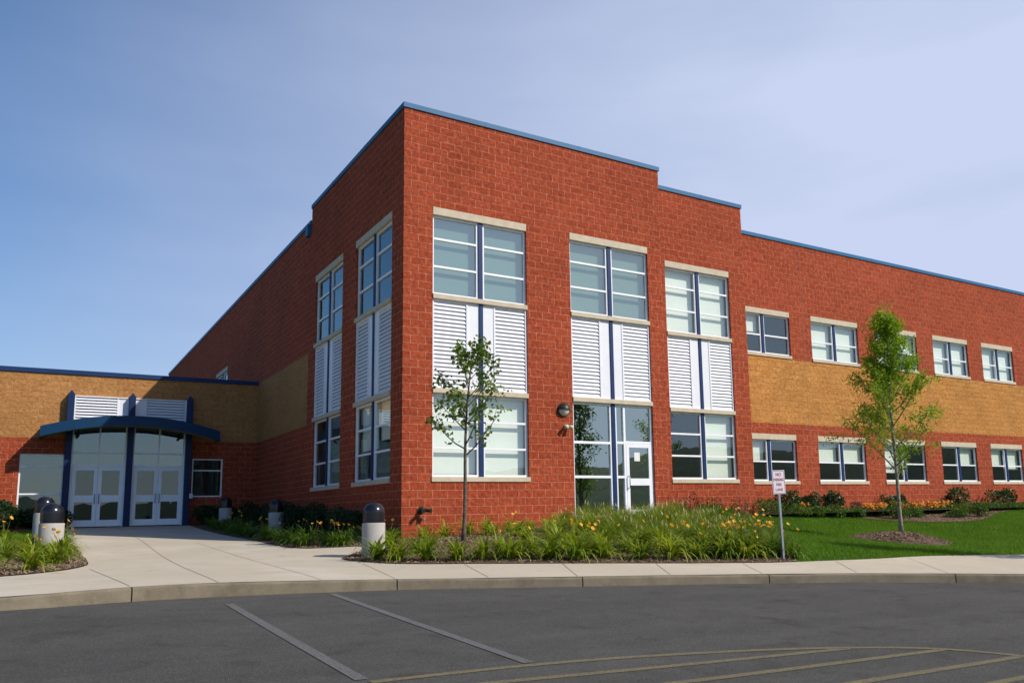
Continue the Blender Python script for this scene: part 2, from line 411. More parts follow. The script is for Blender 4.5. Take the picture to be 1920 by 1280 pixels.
BW = [(12.4, 1.9), (12.4, .7), (8.2, .7), (8.2, .1), (.1, .1), (.1, 15.8)]
lawn_bed_edge = [(4.75, -8.05), (5.6, -7.2), (6.9, -5.7), (8.18, -4.0), (9.3, -2.2), (10.3, -.8), (11.6, .2), (13., .75), (15., 1.0), (16.2, .95), (17.1, .45), (18.3, -.7), (19.9, -1.5), (21.6, -1.55), (23.2, -.95), (25.2, -.1), (28.3, .5), (34., .8), (45., .9)]
bed_poly = smooth_path(list(reversed(lawn_bed_edge)), .3)[:-1] + smooth_path([p for p in back_right if p[0] < 4.75], .3)[:-1] + smooth_path([back_right[-1]] + cove + face_edge, .3) + [(.1, 15.8), (.1, .1), (8.2, .1), (8.2, .7), (12.4, .7), (12.4, 1.9), (45., 1.9)]
def bedz(X, Y): return G(X, Y) + .012
region('soil', bed_poly, bedz, M['soil'], .45)
lbed_poly = smooth_path([(-6.66, 3.2), (-6.62, 2.24), (-6.6, 0), (-6.63, -1.64), (-6.74, -2.3), (-6.97, -3.0), (-7.32, -3.6), (-7.89, -4.2), (-8.8, -4.33), (-9.7, -4.1)], .3) + [(-10.1, -2.6), (-9.8, .5), (-8.6, 2.6)]
region('soil', lbed_poly, bedz, M['soil'], .45)
region('soil', [(-16, 15.8), (-16, 12.9), (-10, 12.4), (-6.6, 12.8), (-6.55, 15.8)], bedz, M['soil'], .5)
# lawn sheet (kept out of the building plots)
xs = np.arange(-24, 60.1, .6); ys = np.arange(-33, 16.6, .6)
X, Y = np.meshgrid(xs, ys); Z = G(X, Y)
in_b = ((X > .4) & (Y > 2.5)) | (Y > 16.2) | ((X > .4) & (X < 8.) & (Y > .5))
front = offset(kpath, .3); fx = [p[0] for p in front]; fy = [p[1] for p in front]
lim = np.interp(X, fx, fy)
Z = Z - .035
mb = MB(); nx = len(xs)
V = np.stack([X, Y, Z], -1).reshape(-1, 3); idx = np.arange(V.shape[0]).reshape(X.shape)
ok = ~(in_b | (Y < lim + .1))
cell = ok[:-1, :-1] & ok[1:, :-1] & ok[:-1, 1:] & ok[1:, 1:]
F = np.stack([idx[:-1, :-1], idx[:-1, 1:], idx[1:, 1:], idx[1:, :-1]], -1)[cell]
tag(arrays('lawn', V, F, M['lawn'], smooth=True), kind='structure')
mb = MB(); mb.quad((-900, -900, -4), (900, -900, -4), (900, 900, -4), (-900, 900, -4))
tag(mb.build('ground', M['field']), kind='structure')
# wooded ridge across the valley behind the car park (seen in the window glass)
V = []; F = []
na = 160
for i in range(na + 1):
    a = math.radians(180 + 200 * i / na - 10); R = 210
    h = (6 + 10 * max(0., min(1., (math.degrees(a) - 272) / 40.))) + 1.6 * math.sin(i * .11) + 1.3 * math.sin(i * .43 + 1) + random.uniform(-.8, .8)
    for r, z in ((R - 70, -4), (R - 40, h * .45), (R - 12, h * .85), (R, h), (R + 60, h * .6), (R + 120, -4)):
        V.append((r * math.cos(a), r * math.sin(a) - 20, z + (random.uniform(-.8, .8) if z > 0 else 0)))
for i in range(na):
    for k in range(5): F.append((i * 6 + k, (i + 1) * 6 + k, (i + 1) * 6 + k + 1, i * 6 + k + 1))
tag(arrays('hills', np.array(V), np.array(F), M['woods'], smooth=True), kind='structure')

# painted lines
def strip(name, pts, w, m):
    pts = smooth_path(pts, .15); l = offset(pts, w / 2); r = offset(pts, -w / 2); mb = MB()
    dz = .004 if m is M['lineyellow'] else .0055
    for i in range(len(pts) - 1):
        mb.quad(*[(x, y, AZ(x, y) + dz) for x, y in (r[i], r[i + 1], l[i + 1], l[i])])
    return tag(mb.build(name, m), kind='structure')
strip('road_marking', [(-5.38, -7.98), (-5.39, -10.5), (-5.39, -13.02)], .105, M['linewhite'])
strip('road_marking', [(-3.92, -7.45), (-3.95, -10.), (-3.975, -13.06)], .105, M['linewhite'])
arc = [(-5.36, -13.13), (-4.92, -13.125), (-3.98, -13.15), (-2.99, -13.28), (-1.94, -13.53), (-1.35, -13.72), (-.95, -13.89), (-.48, -14.15), (-.2, -14.4), (-.02, -14.69), (.1, -15.), (.12, -15.4), (.1, -16.4)]
strip('road_marking', arc, .095, M['lineyellow'])
for x0, x1, y0, y1 in ((-5.2, -1.02, -13.52, -13.90), (-5.2, -.28, -14.16, -14.38), (-5.2, .02, -14.86, -14.94), (-5.2, .06, -15.42, -15.46)):
    strip('road_marking', [(x0, y0), ((x0 + x1) / 2, (y0 + y1) / 2 - .02), (x1, y1)], .095, M['lineyellow'])

# saw-cut pavement joints
mb = MB()
for pts in ([(-6.66, -3.05), (-6.41, -6.98)], [(-5.0, 15.7), (-5.03, 10.3), (-5.34, -6.98)], [(-4.0, 3.6), (-3.88, -3.34), (-3.96, -7.05)], [(-2.45, -4.4), (-2.91, -7.22)], [(-1.06, -5.72), (-1.53, -7.55)],
            [(.45, -6.55), (-.18, -8.0)], [(1.97, -7.29), (1.35, -8.44)], [(3.53, -7.86), (2.94, -8.94)], [(5.52, -8.33), (4.58, -9.56)], [(7.61, -8.4), (6.05, -10.32)], [(-6.6, 1.2), (-2.6, 1.1)], [(-6.6, 8.3), (-2.6, 8.2)], [(-9., -4.5), (-9.4, -7.4)]):
    for (x0, y0), (x1, y1) in zip(pts[:-1], pts[1:]):
        n = max(2, int(math.hypot(x1 - x0, y1 - y0) / .3)); l = math.hypot(x1 - x0, y1 - y0); ox, oy = -(y1 - y0) / l * .0045, (x1 - x0) / l * .0045
        P = [(x0 + (x1 - x0) * k / n, y0 + (y1 - y0) * k / n) for k in range(n + 1)]
        for p, q in zip(P[:-1], P[1:]):
            mb.quad(*[(x, y, g1(x, y) + .004) for x, y in ((p[0] - ox, p[1] - oy), (q[0] - ox, q[1] - oy), (q[0] + ox, q[1] + oy), (p[0] + ox, p[1] + oy))])
tag(mb.build('pavement_joints', M['joint']), kind='structure')

# ------------------------------------------------------------------ building
FL = .43
class Face:
    """a facade plane: u along the wall, z up, d outwards"""
    def __init__(s, axis, k): s.axis, s.k = axis, k
    def P(s, u, z, d=0.): return (u, s.k - d, z) if s.axis == 'R' else (s.k - d, u, z)
    def box(s, mb, u0, u1, z0, z1, d0, d1):
        a = s.P(u0, z0, d0); b = s.P(u1, z1, d1)
        mb.box(tuple(map(min, a, b)), tuple(map(max, a, b)))
def facade(F, u0, u1, z0, z1, holes, tan=None, red=None, tanmb=None, depth=.16):
    us = sorted({u0, u1, *[h[i] for h in holes for i in (0, 1)], *([tan[0], tan[1]] if tan else [])}); zs = sorted({z0, z1, *[h[i] for h in holes for i in (2, 3)], *([tan[2], tan[3]] if tan else [])})
    us = [u for u in us if u0 <= u <= u1]
    for a, b in zip(us[:-1], us[1:]):
        for c, d in zip(zs[:-1], zs[1:]):
            uc, zc = (a + b) / 2, (c + d) / 2
            if any(h[0] < uc < h[1] and h[2] < zc < h[3] for h in holes): continue
            mb = tanmb if tan and tan[0] < uc < tan[1] and tan[2] < zc < tan[3] else red
            mb.quad(F.P(a, c), F.P(b, c), F.P(b, d), F.P(a, d))
    for a, b, c, d in holes:                      # reveals
        for p, q in (((a, c), (a, d)), ((b, c), (b, d)), ((a, c), (b, c)), ((a, d), (b, d))):
            red.quad(F.P(*p), F.P(*q), F.P(*q, -depth), F.P(*p, -depth))

def window(F, u0, u1, z0, z1, bars, parent, blinds=(), glass='glass', label=None, fw=.055, bm='blind'):
    """aluminium window: frame mesh > panes, blue mullion, blinds"""
    f = MB(); D0, D1 = -.13, -.07; mid = (u0 + u1) / 2; mw = .06
    halves = [(u0, mid - mw), (mid + mw, u1)]
    g = MB()
    for a, b in halves:
        F.box(f, a, a + fw, z0, z1, D0, D1); F.box(f, b - fw, b, z0, z1, D0, D1)
        F.box(f, a + fw, b - fw, z0, z0 + fw, D0, D1); F.box(f, a + fw, b - fw, z1 - fw, z1, D0, D1)
        zz = [z0 + fw] + [b_ for b_ in bars] + [z1 - fw]
        for zb in bars: F.box(f, a + fw, b - fw, zb - fw / 2, zb + fw / 2, D0, D1 - .003)
        g.quad(F.P(a + fw, z0 + fw, -.115), F.P(b - fw, z0 + fw, -.115), F.P(b - fw, z1 - fw, -.115), F.P(a + fw, z1 - fw, -.115))
    w = f.build('window', M['white'], parent)
    if label: w['label'] = label
    g.build('pane', M[glass], w)
    m = MB(); F.box(m, mid - mw, mid + mw, z0, z1, -.13, -.035); m.build('mullion', M['navy'], w)
    for half, zlo in blinds:
        a, b = halves[half]; q = MB(); F.box(q, a + .03, b - .03, zlo, z1 - .02, -.27, -.265); q.build('blind', M[bm], w)
    return w
def lintel(F, u0, u1, z0, z1, parent): m = MB(); F.box(m, u0 + .002, u1 - .002, z0, z1, -.15, .012); return m.build('lintel', M['stone'], parent, bevel=.006)
def sill(F, u0, u1, z0, z1, parent, ov=.03): m = MB(); F.box(m, u0 - ov, u1 + ov, z0, z1, -.15, .035); return m.build('sill', M['stone'], parent, bevel=.008)
def louvre(F, u0, u1, z0, z1, parent, mirror=False):
    f = MB(); mid = (u0 + u1) / 2; mw = .055
    for s, (a, b) in enumerate(((u0, mid - mw), (mid + mw, u1))):
        pl = (b - .32, b) if s == 0 else (a, a + .32); lv = (a, b - .32) if s == 0 else (a + .32, b)
        F.box(f, pl[0], pl[1], z0, z1, -.12, -.05)
        for e0, e1 in ((lv[0], lv[0] + .05), (lv[1] - .05, lv[1])): F.box(f, e0, e1, z0, z1, -.12, -.035)
        F.box(f, lv[0] + .05, lv[1] - .05, z1 - .05, z1, -.12, -.035); F.box(f, lv[0] + .05, lv[1] - .05, z0, z0 + .04, -.12, -.035)
        F.box(f, lv[0] + .05, lv[1] - .05, z0 + .04, z1 - .05, -.14, -.13)
        n = int(round((z1 - z0 - .09) / .105)); st = (z1 - z0 - .09) / n
        for k in range(n):
            zb = z0 + .04 + k * st
            p = [F.P(u, z, d) for u, z, d in ((lv[0] + .05, zb, -.0485), (lv[1] - .05, zb, -.0485), (lv[1] - .05, zb + st * 1.0, -.094), (lv[0] + .05, zb + st * 1.0, -.094))]
            q = [F.P(u, z, d) for u, z, d in ((lv[0] + .05, zb + .014, -.0485), (lv[1] - .05, zb + .014, -.0485), (lv[1] - .05, zb + st * 1.0 + .006, -.099), (lv[0] + .05, zb + st * 1.0 + .006, -.099))]
            f.hexa(p + q)
    l = f.build('louvre_panel', M['slat'], parent)
    m = MB(); F.box(m, mid - mw, mid + mw, z0, z1, -.12, -.02); m.build('mullion', M['navy'], l)
    return l

B = empty('school_building', (0, 0, 0), 'large two-storey red split-block school building with tall corner windows', 'building')
FR, FR2, FR3, FLt = Face('R', 0.), Face('R', .776), Face('R', 1.983), Face('L', 0.)
HB1, HB2, HM = 11.095, 10.91, 10.575
TB = (3.623, 6.04)
mains = [(13.30, 16.06), (17.23, 19.96), (21.10, 23.77), (24.90, 27.46), (28.56, 31.10), (32.3, 34.8), (36.0, 38.5), (39.7, 42.2)]
red, tanm = MB(), MB()
ZB = -.8
W1, W2, W3 = (.797, 3.575), (5.0, 7.815), (9.123, 11.894)
L1, L2 = (.811, 3.709), (4.923, 7.832)
zt, zbm = 42 * C, 7 * C
facade(FR, 0, 8.35, ZB, HB1, [(*W1, zbm, zt), (*W2, FL, zt)], None, red)
facade(FR2, 8.35, 12.61, ZB, HB2, [(*W3, zbm, zt)], None, red)
facade(FR3, 12.61, 60, ZB, HM, [(a, b, 6.06, 7.848) for a, b in mains] + [(a, b, 1.428, 3.231) for a, b in mains], (12.95, 60, *TB), red, tanm)
tan2 = MB()
facade(FLt, 0, 8.47, ZB, HB1, [(*L1, zbm, zt), (*L2, zbm, zt)], None, red)
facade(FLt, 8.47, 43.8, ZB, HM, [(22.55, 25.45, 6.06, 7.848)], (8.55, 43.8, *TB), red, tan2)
red.quad((8.35, 0, ZB), (8.35, .776, ZB), (8.35, .776, HB1), (8.35, 0, HB1)); red.quad((8.35, .776, HB2), (8.35, 8.47, HB2), (8.35, 8.47, HB1), (8.35, .776, HB1))
red.quad((12.61, .776, ZB), (12.61, 1.983, ZB), (12.61, 1.983, HB2), (12.61, .776, HB2)); red.quad((12.61, 1.983, HM), (12.61, 8.47, HM), (12.61, 8.47, HB2), (12.61, 1.983, HB2))
red.quad((0, 8.47, HM), (12.61, 8.47, HM), (12.61, 8.47, HB2), (8.35, 8.47, HB2), (8.35, 8.47, HB1), (0, 8.47, HB1))
red.quad((0, 43.8, ZB), (60, 43.8, ZB), (60, 43.8, HM), (0, 43.8, HM)); red.quad((60, 1.983, ZB), (60, 43.8, ZB), (60, 43.8, HM), (60, 1.983, HM))
wall = red.build('wall', M['red'], B)
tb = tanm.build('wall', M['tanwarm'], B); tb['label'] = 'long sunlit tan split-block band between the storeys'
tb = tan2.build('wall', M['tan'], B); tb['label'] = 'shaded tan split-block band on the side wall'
r = MB()
r.quad((.25, .25, HB1 - .15), (8.1, .25, HB1 - .15), (8.1, 8.2, HB1 - .15), (.25, 8.2, HB1 - .15)); r.build('roof', M['roof'], B)
r = MB(); r.quad((8.6, 1., HB2 - .15), (12.4, 1., HB2 - .15), (12.4, 8.2, HB2 - .15), (8.6, 8.2, HB2 - .15)); r.build('roof', M['roof'], B)
r = MB(); r.quad((.25, 2.2, HM - .15), (59.7, 2.2, HM - .15), (59.7, 43.5, HM - .15), (.25, 43.5, HM - .15)); r.build('roof', M['roof'], B)
def coping(path, z, m, parent, h=.12, w=.32, o=.035):
    """metal cap running round the outside of a parapet; path is the outer wall line, inside on its left"""
    mb = MB(); n = len(path); outer, inner = [], []
    for i in range(n):
        ds = []
        if i > 0: ds.append(Vector((path[i][0] - path[i - 1][0], path[i][1] - path[i - 1][1])).normalized())
        if i < n - 1: ds.append(Vector((path[i + 1][0] - path[i][0], path[i + 1][1] - path[i][1])).normalized())
        nl = [Vector((-d.y, d.x)) for d in ds]; s = nl[0] if len(nl) == 1 else nl[0] + nl[1]
        if len(nl) == 2 and nl[0].dot(nl[1]) > .9: s = nl[0]
        outer.append((path[i][0] - s.x * o, path[i][1] - s.y * o)); inner.append((path[i][0] + s.x * w, path[i][1] + s.y * w))
    for i in range(n - 1):
        (ax, ay), (bx, by), (cx, cy), (dx, dy) = outer[i], outer[i + 1], inner[i + 1], inner[i]
        mb.quad((ax, ay, z - .012), (bx, by, z - .012), (bx, by, z + h), (ax, ay, z + h)); mb.quad((ax, ay, z + h), (bx, by, z + h), (cx, cy, z + h - .01), (dx, dy, z + h - .01))
        mb.quad((dx, dy, z - .1), (cx, cy, z - .1), (cx, cy, z + h - .01), (dx, dy, z + h - .01)); mb.quad((ax, ay, z - .012), (bx, by, z - .012), (cx, cy, z - .012), (dx, dy, z - .012))
    for i in range(n - 1):               # lapped cover plates at the metal joints
        (ax, ay), (bx, by) = outer[i], outer[i + 1]; L = math.hypot(bx - ax, by - ay); tx, ty = (bx - ax) / L, (by - ay) / L
        for q in np.arange(2.4, L - .6, 3.05):
            e = .003; c = [(ax + tx * (q + d) + ty * k, ay + ty * (q + d) - tx * k) for d, k in ((-.05, e), (.05, e), (.05, -.1), (-.05, -.1))]
            mb.hexa([(x, y, z - .014) for x, y in c] + [(x, y, z + h + .003) for x, y in c])
    for i in (0, -1):
        (ax, ay), (dx, dy) = outer[i], inner[i]
        mb.quad((ax, ay, z - .012), (dx, dy, z - .012), (dx, dy, z + h - .01), (ax, ay, z + h))
    return mb.build('coping', m, parent)
coping([(0, 8.47), (0, 0), (8.35, 0), (8.35, 8.47), (0, 8.47)], HB1, M['cope'], B)
coping([(8.39, .776), (12.61, .776), (12.61, 8.47)], HB2, M['cope'], B)
coping([(12.65, 1.983), (60, 1.983)], HM, M['cope'], B)
coping([(0, 43.8), (0, 8.51)], HM, M['cope'], B)
for x in (16.8, 24.3, 31.8):
    for z0, z1 in ((0, HM - .02),):
        m = MB(); FR3.box(m, x - .006, x + .006, z0, z1, -.01, .002); m.build('control_joint', M['red' if False else 'joint'], B)
# overflow scupper box at the roof step on the left side
m = MB(); m.box((-.12, 8.56, HM - .42), (-.002, 8.85, HM - .02)); m.build('scupper', M['cope'], B, bevel=.01)

def tall(F, a, b, parent, up_blinds, low_blinds, door=False, low_glass='glass', bm='blind'):
    w = window(F, a, b, 31 * C - .08, 41 * C, (6.97, 7.71), parent, up_blinds, bm=bm, glass='glassup' if bm != 'blind' else 'glass')
    lintel(F, a, b, 41 * C, zt, w); s1 = 30 * C
    sill(F, a, b, s1, s1 + .125, w, -.001)
    l = louvre(F, a, b, 18 * C + .125, s1, parent); sill(F, a, b, 18 * C, 18 * C + .125, l, -.001)
    if not door:
        w2 = window(F, a, b, zbm + .125, 18 * C, (2.28, 2.97), parent, low_blinds, glass=low_glass); sill(F, a, b, zbm, zbm + .125, w2, .025)
tall(FR, *W1, B, ((0, 6.2), (1, 6.25)), ((0, 1.62), (1, 1.6)), bm='blindgrey')
tall(FR, *W2, B, ((0, 6.2), (1, 6.2)), (), door=True, bm='blindgrey')
tall(FR2, *W3, B, ((0, 6.3), (1, 6.3)), ((1, 1.62),))
tall(FLt, *L1, B, (), ((0, 2.6), (1, 2.4)))
tall(FLt, *L2, B, (), ())
bl_up = [((0, 7.0),), ((0, 6.2), (1, 6.2)), ((0, 6.4), (1, 6.9)), ((0, 6.2), (1, 6.3)), ((0, 6.2), (1, 6.2)), (), ((0, 6.3),), ()]
bl_lo = [((0, 2.3),), ((0, 2.25), (1, 2.25)), ((0, 1.9),), ((1, 2.3),), ((1, 2.1), (0, 2.3)), (), (), ()]
for (a, b), u, l in zip(mains, bl_up, bl_lo):
    w = window(FR3, a, b, 6.18, 7.645, (6.87,), B, u); lintel(FR3, a, b, 7.645, 7.848, w); sill(FR3, a, b, 6.06, 6.18, w, .02)
    w = window(FR3, a, b, 1.55, 3.03, (2.25,), B, l); lintel(FR3, a, b, 3.03, 3.231, w); sill(FR3, a, b, 1.428, 1.55, w, .05)
w = window(FLt, 22.55, 25.45, 6.18, 7.645, (6.87,), B, ((0, 6.2),)); lintel(FLt, 22.55, 25.45, 7.645, 7.848, w); sill(FLt, 22.55, 25.45, 6.06, 6.18, w, .02)

# the single entrance door with its sidelights below the second tall window
def storefront(F, u0, u1, z0, z1, D0=-.13, D1=-.06): pass
a, b = W2; mid = (a + b) / 2; top = 18 * C; f = MB(); fw = .06; D0, D1 = -.13, -.065
x0, x1 = a, mid - .06; y0, y1 = mid + .06, b; sl = mid + .06 + .33
for u0, u1 in ((x0, x0 + fw), (x1 - fw, x1), (y0, y0 + fw), (sl - .03, sl + .04), (y1 - fw, y1)): FR.box(f, u0, u1, FL, top, D0, D1)
for u0, u1, zz in ((x0 + fw, x1 - fw, (FL + .04, 1.57, 2.53, top - .03)), (y0 + fw, sl - .03, (FL + .04, 1.57, 2.55, top - .03)), (sl + .04, y1 - fw, (2.57, top - .03))):
    for z in zz: FR.box(f, u0, u1, z - .035, z + .035, D0, D1 - .003)
wf = f.build('entrance_frame', M['white'], B)
g = MB()
for u0, u1, z0, z1 in ((x0 + fw, x1 - fw, FL, top), (y0 + fw, sl - .03, FL, top), (sl + .04, y1 - fw, 2.57, top)): g.quad(FR.P(u0, z0, -.115), FR.P(u1, z0, -.115), FR.P(u1, z1, -.115), FR.P(u0, z1, -.115))
g.build('pane', M['glassdark'], wf); m = MB(); FR.box(m, mid - .06, mid + .06, FL, top, -.13, -.035); m.build('mullion', M['navy'], wf)
def door_leaf(F, u0, u1, z0, z1, d, parent, handle, st=.1, midz=(1.33, 1.53), bot=.2, glass='glassdark'):
    m = MB(); e = .045
    F.box(m, u0, u0 + st, z0, z1, d - e, d); F.box(m, u1 - st, u1, z0, z1, d - e, d)
    for c0, c1 in ((z0, z0 + bot), midz, (z1 - st * 1.1, z1)): F.box(m, u0 + st, u1 - st, c0, c1, d - e, d)
    o = m.build('door', M['white'], parent)
    g = MB(); g.quad(F.P(u0 + st, z0 + bot, d - .025), F.P(u1 - st, z0 + bot, d - .025), F.P(u1 - st, z1 - st, d - .025), F.P(u0 + st, z1 - st, d - .025)); g.build('pane', M[glass], o)
    h = MB(); hu = u0 + st * .5 if handle < 0 else u1 - st * .5; zc = (midz[0] + midz[1]) / 2
    h.tube([F.P(hu, zc - .17, d), F.P(hu, zc - .17, d + .07), F.P(hu, zc + .17, d + .07), F.P(hu, zc + .17, d)], [.014] * 4, 8); h.build('handle', M['galv'], o, True)
    return o
door_leaf(FR, sl + .045, y1 - fw - .005, FL + .01, 2.53, -.06, B, -1)

# interior shells so that the glass looks into rooms
r = MB(); fl = MB()
for z in (FL - .03,): fl.quad((.3, .3, z), (59, .3, z), (59, 43, z), (.3, 43, z))
fl.build('interior_floor', M['roomfloor'], B)
for z0, z1 in ((4.2, 4.75), (8.7, 8.9)): r.box((.25, .25, z0), (8.2, 8.2, z1)); r.box((8.21, 2.25, z0 + .003), (59, 43, z1 - .003)); r.box((8.21, 1.05, z0 + .006), (12.35, 2.24, z1 - .006)); r.box((.25, 8.21, z0 + .009), (8.2, 43, z1 - .009))
r.box((.3, 8.3, FL), (59, 8.45, 9.0)); r.box((4.35, .5, FL), (4.5, 8.2, 9.)); r.box((8.3, 1.1, FL), (8.45, 8.2, 9.)); r.box((12.65, 2.4, FL), (12.8, 8.2, 9.))
r.box((6.4, 8.6, FL), (6.5, 43, 9.))
for x in (20.5, 28, 35.5): r.box((x, 2.4, FL), (x + .12, 8.2, 9.))
r.build('interior_wall', M['room'], B)

# ------------------------------------------------------------------ entrance wing
YW = 15.88
E_ = empty('entrance_wing', (-8, YW, .4), 'low tan and red block entrance wing with arched blue canopy over white doors', 'building')
FW = Face('R', YW); HW = 5.97
red, tanm = MB(), MB()
PX = (-6.535, -4.555, -2.555)                       # post centres
winL, winR, ent = (-7.98, -6.62, .55, 3.05), (-2.36, -1.25, 1.48, 2.96), (PX[0], PX[2], FL - .02, 4.25)
facade(FW, -26, 0, ZB, HW, [winL, winR, ent], (-26, 0, TB[0], HW), red, tanm)
w_ = red.build('wall', M['red'], E_); w_['label'] = 'red split-block lower wall'
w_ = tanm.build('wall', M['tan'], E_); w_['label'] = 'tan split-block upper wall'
m = MB(); m.box((-26, YW - .05, HW), (-.002, YW + .3, HW + .16)); m.build('coping', M['copedark'], E_)
m = MB(); m.quad((-26, YW + .2, HW - .02), (-.01, YW + .2, HW - .02), (-.01, 34, HW - .02), (-26, 34, HW - .02)); m.build('roof', M['roof'], E_)
m = MB(); m.box((-26, YW + .3, FL - .1), (-.05, 33, FL - .02)); m.build('interior_floor', M['roomfloor'], E_)
m = MB(); m.box((-25, 22, FL), (-.1, 22.2, 4.4)); m.box((-25, YW + .25, 4.4), (-.1, 22.2, 4.6)); m.box((-9.6, YW + .3, FL), (-9.5, 22, 4.4)); m.box((-6.2, 19.2, FL), (-6.05, 22, 4.4)); m.box((-3.2, 19.2, FL), (-3.05, 22, 4.4))
m.box((-25, 33.8, ZB), (-.1, 34, HW)); m.box((-26, YW, ZB), (-25.9, 34, HW)); m.build('interior_wall', M['room'], E_)
# posts
for x in PX:
    m = MB(); y0, y1 = YW - .30, YW + .05; h = .105
    m.box((x - h, y0, FL - .03), (x + h, y1, 5.22))
    c = (x, (y0 + y1) / 2, 5.40)
    q = [(x - h, y0, 5.22), (x + h, y0, 5.22), (x + h, y1, 5.22), (x - h, y1, 5.22)]
    for i in range(4): m.quad(q[i], q[(i + 1) % 4], c)
    m.build('post', M['post'], E_)
# upper louvres between the posts
for s, (u0, u1) in enumerate(((PX[0] + .107, PX[1] - .107), (PX[1] + .107, PX[2] - .107))):
    f = MB(); z0, z1 = 4.2, 5.2; D = .06
    pl = (u1 - .34, u1) if s == 0 else (u0, u0 + .34); lv = (u0, u1 - .34) if s == 0 else (u0 + .34, u1)
    FW.box(f, pl[0], pl[1], z0, z1 - .04, .0, D - .02); bk = MB(); FW.box(bk, lv[0] + .05, lv[1] - .05, z0, z1 - .04, .001, .004); FW.box(f, u0, u1, z1 - .04, z1, .0, D + .02)
    for e0, e1 in ((lv[0], lv[0] + .05), (lv[1] - .05, lv[1])): FW.box(f, e0, e1, z0, z1 - .04, 0., D)
    for k in range(9):
        zb = z0 + k * .107
        p = [FW.P(u, z, d) for u, z, d in ((lv[0] + .05, zb, .07), (lv[1] - .05, zb, .07), (lv[1] - .05, zb + .066, .015), (lv[0] + .05, zb + .066, .015))]
        q = [FW.P(u, z, d) for u, z, d in ((lv[0] + .05, zb + .014, .07), (lv[1] - .05, zb + .014, .07), (lv[1] - .05, zb + .076, .011), (lv[0] + .05, zb + .076, .011))]
        f.hexa(p + q)
    lp = f.build('louvre_panel', M['slat'], E_); bk.build('backing', M['galv'], lp)
# side windows
for (u0, u1, z0, z1), bars in ((winL, (1.63, 2.59)), (winR, (2.5,))):
    f = MB(); g = MB(); t = .05
    FW.box(f, u0, u0 + t, z0, z1, -.12, -.05); FW.box(f, u1 - t, u1, z0, z1, -.12, -.05)
    for z in (z0 + t / 2, *bars, z1 - t / 2): FW.box(f, u0 + t, u1 - t, z - t / 2, z + t / 2, -.12, -.053)
    g.quad(FW.P(u0, z0, -.1), FW.P(u1, z0, -.1), FW.P(u1, z1, -.1), FW.P(u0, z1, -.1))
    w_ = f.build('window', M['white'], E_); g.build('pane', M['glass'] if u0 < -5 else M['glassclear'], w_)
# door frames and doors
for s, (u0, u1) in enumerate(((PX[0] + .107, PX[1] - .107), (PX[1] + .107, PX[2] - .107))):
    d = .12; mid = (u0 + u1) / 2; f = MB(); t = .055
    FW.box(f, u0, u0 + t, FL, 4.2, d - .1, d); FW.box(f, u1 - t, u1, FL, 4.2, d - .1, d); FW.box(f, mid - .022, mid + .022, 2.62, 4.2, d - .1, d - .004)
    for z in (2.64, 3.12): FW.box(f, u0 + t, u1 - t, z - .03, z + .03, d - .1, d - .003)
    fr = f.build('entrance_frame', M['white'], E_)
    g = MB(); g.quad(FW.P(u0 + t, 2.64, d - .06), FW.P(u1 - t, 2.64, d - .06), FW.P(u1 - t, 4.2, d - .06), FW.P(u0 + t, 4.2, d - .06)); g.build('pane', M['glass'], fr)
    door_leaf(FW, u0 + t + .004, mid - .004, FL + .015, 2.605, d - .01, E_, 1, .125, (1.32, 1.57), .23, 'glassdoor'); door_leaf(FW, mid + .004, u1 - t - .004, FL + .015, 2.605, d - .01, E_, -1, .125, (1.32, 1.57), .23, 'glassdoor')
# arched canopy
m = MB(); sf = MB(); n = 28; xc, hw = -4.52, 2.92; Y0 = YW - 1.45
def arch(t): return 3.93 + .45 * (1 - t * t)
for i in range(n):
    t0, t1 = -1 + 2 * i / n, -1 + 2 * (i + 1) / n
    xa, xb = xc + hw * t0, xc + hw * t1; za, zb_ = arch(t0), arch(t1)
    ya = Y0 + .22 * t0 * t0; yb = Y0 + .22 * t1 * t1; fh = .36
    m.quad((xa, ya, za - fh), (xb, yb, zb_ - fh), (xb, yb, zb_), (xa, ya, za)); m.quad((xa, ya, za), (xb, yb, zb_), (xb, YW - .01, zb_ + .02), (xa, YW - .01, za + .02))
    m.quad((xa, ya, za - fh), (xb, yb, zb_ - fh), (xb, yb + .08, zb_ - fh), (xa, ya + .08, za - fh)); m.quad((xa, ya + .08, za - fh), (xb, yb + .08, zb_ - fh), (xb, yb + .08, zb_ - .1), (xa, ya + .08, za - .1))
    sf.quad((xa, ya + .081, za - fh + .06), (xb, yb + .081, zb_ - fh + .06), (xb, YW - .011, zb_ - fh + .06), (xa, YW - .011, za - fh + .06))
for t in (-1, 1):
    x = xc + hw * t; ya = Y0 + .22; z = arch(t)
    m.quad((x, ya, z - .36), (x, YW - .01, z - .36), (x, YW - .01, z + .02), (x, ya, z))
cn = m.build('canopy', M['canopy'], E_); sf.build('soffit', M['soffit'], cn)

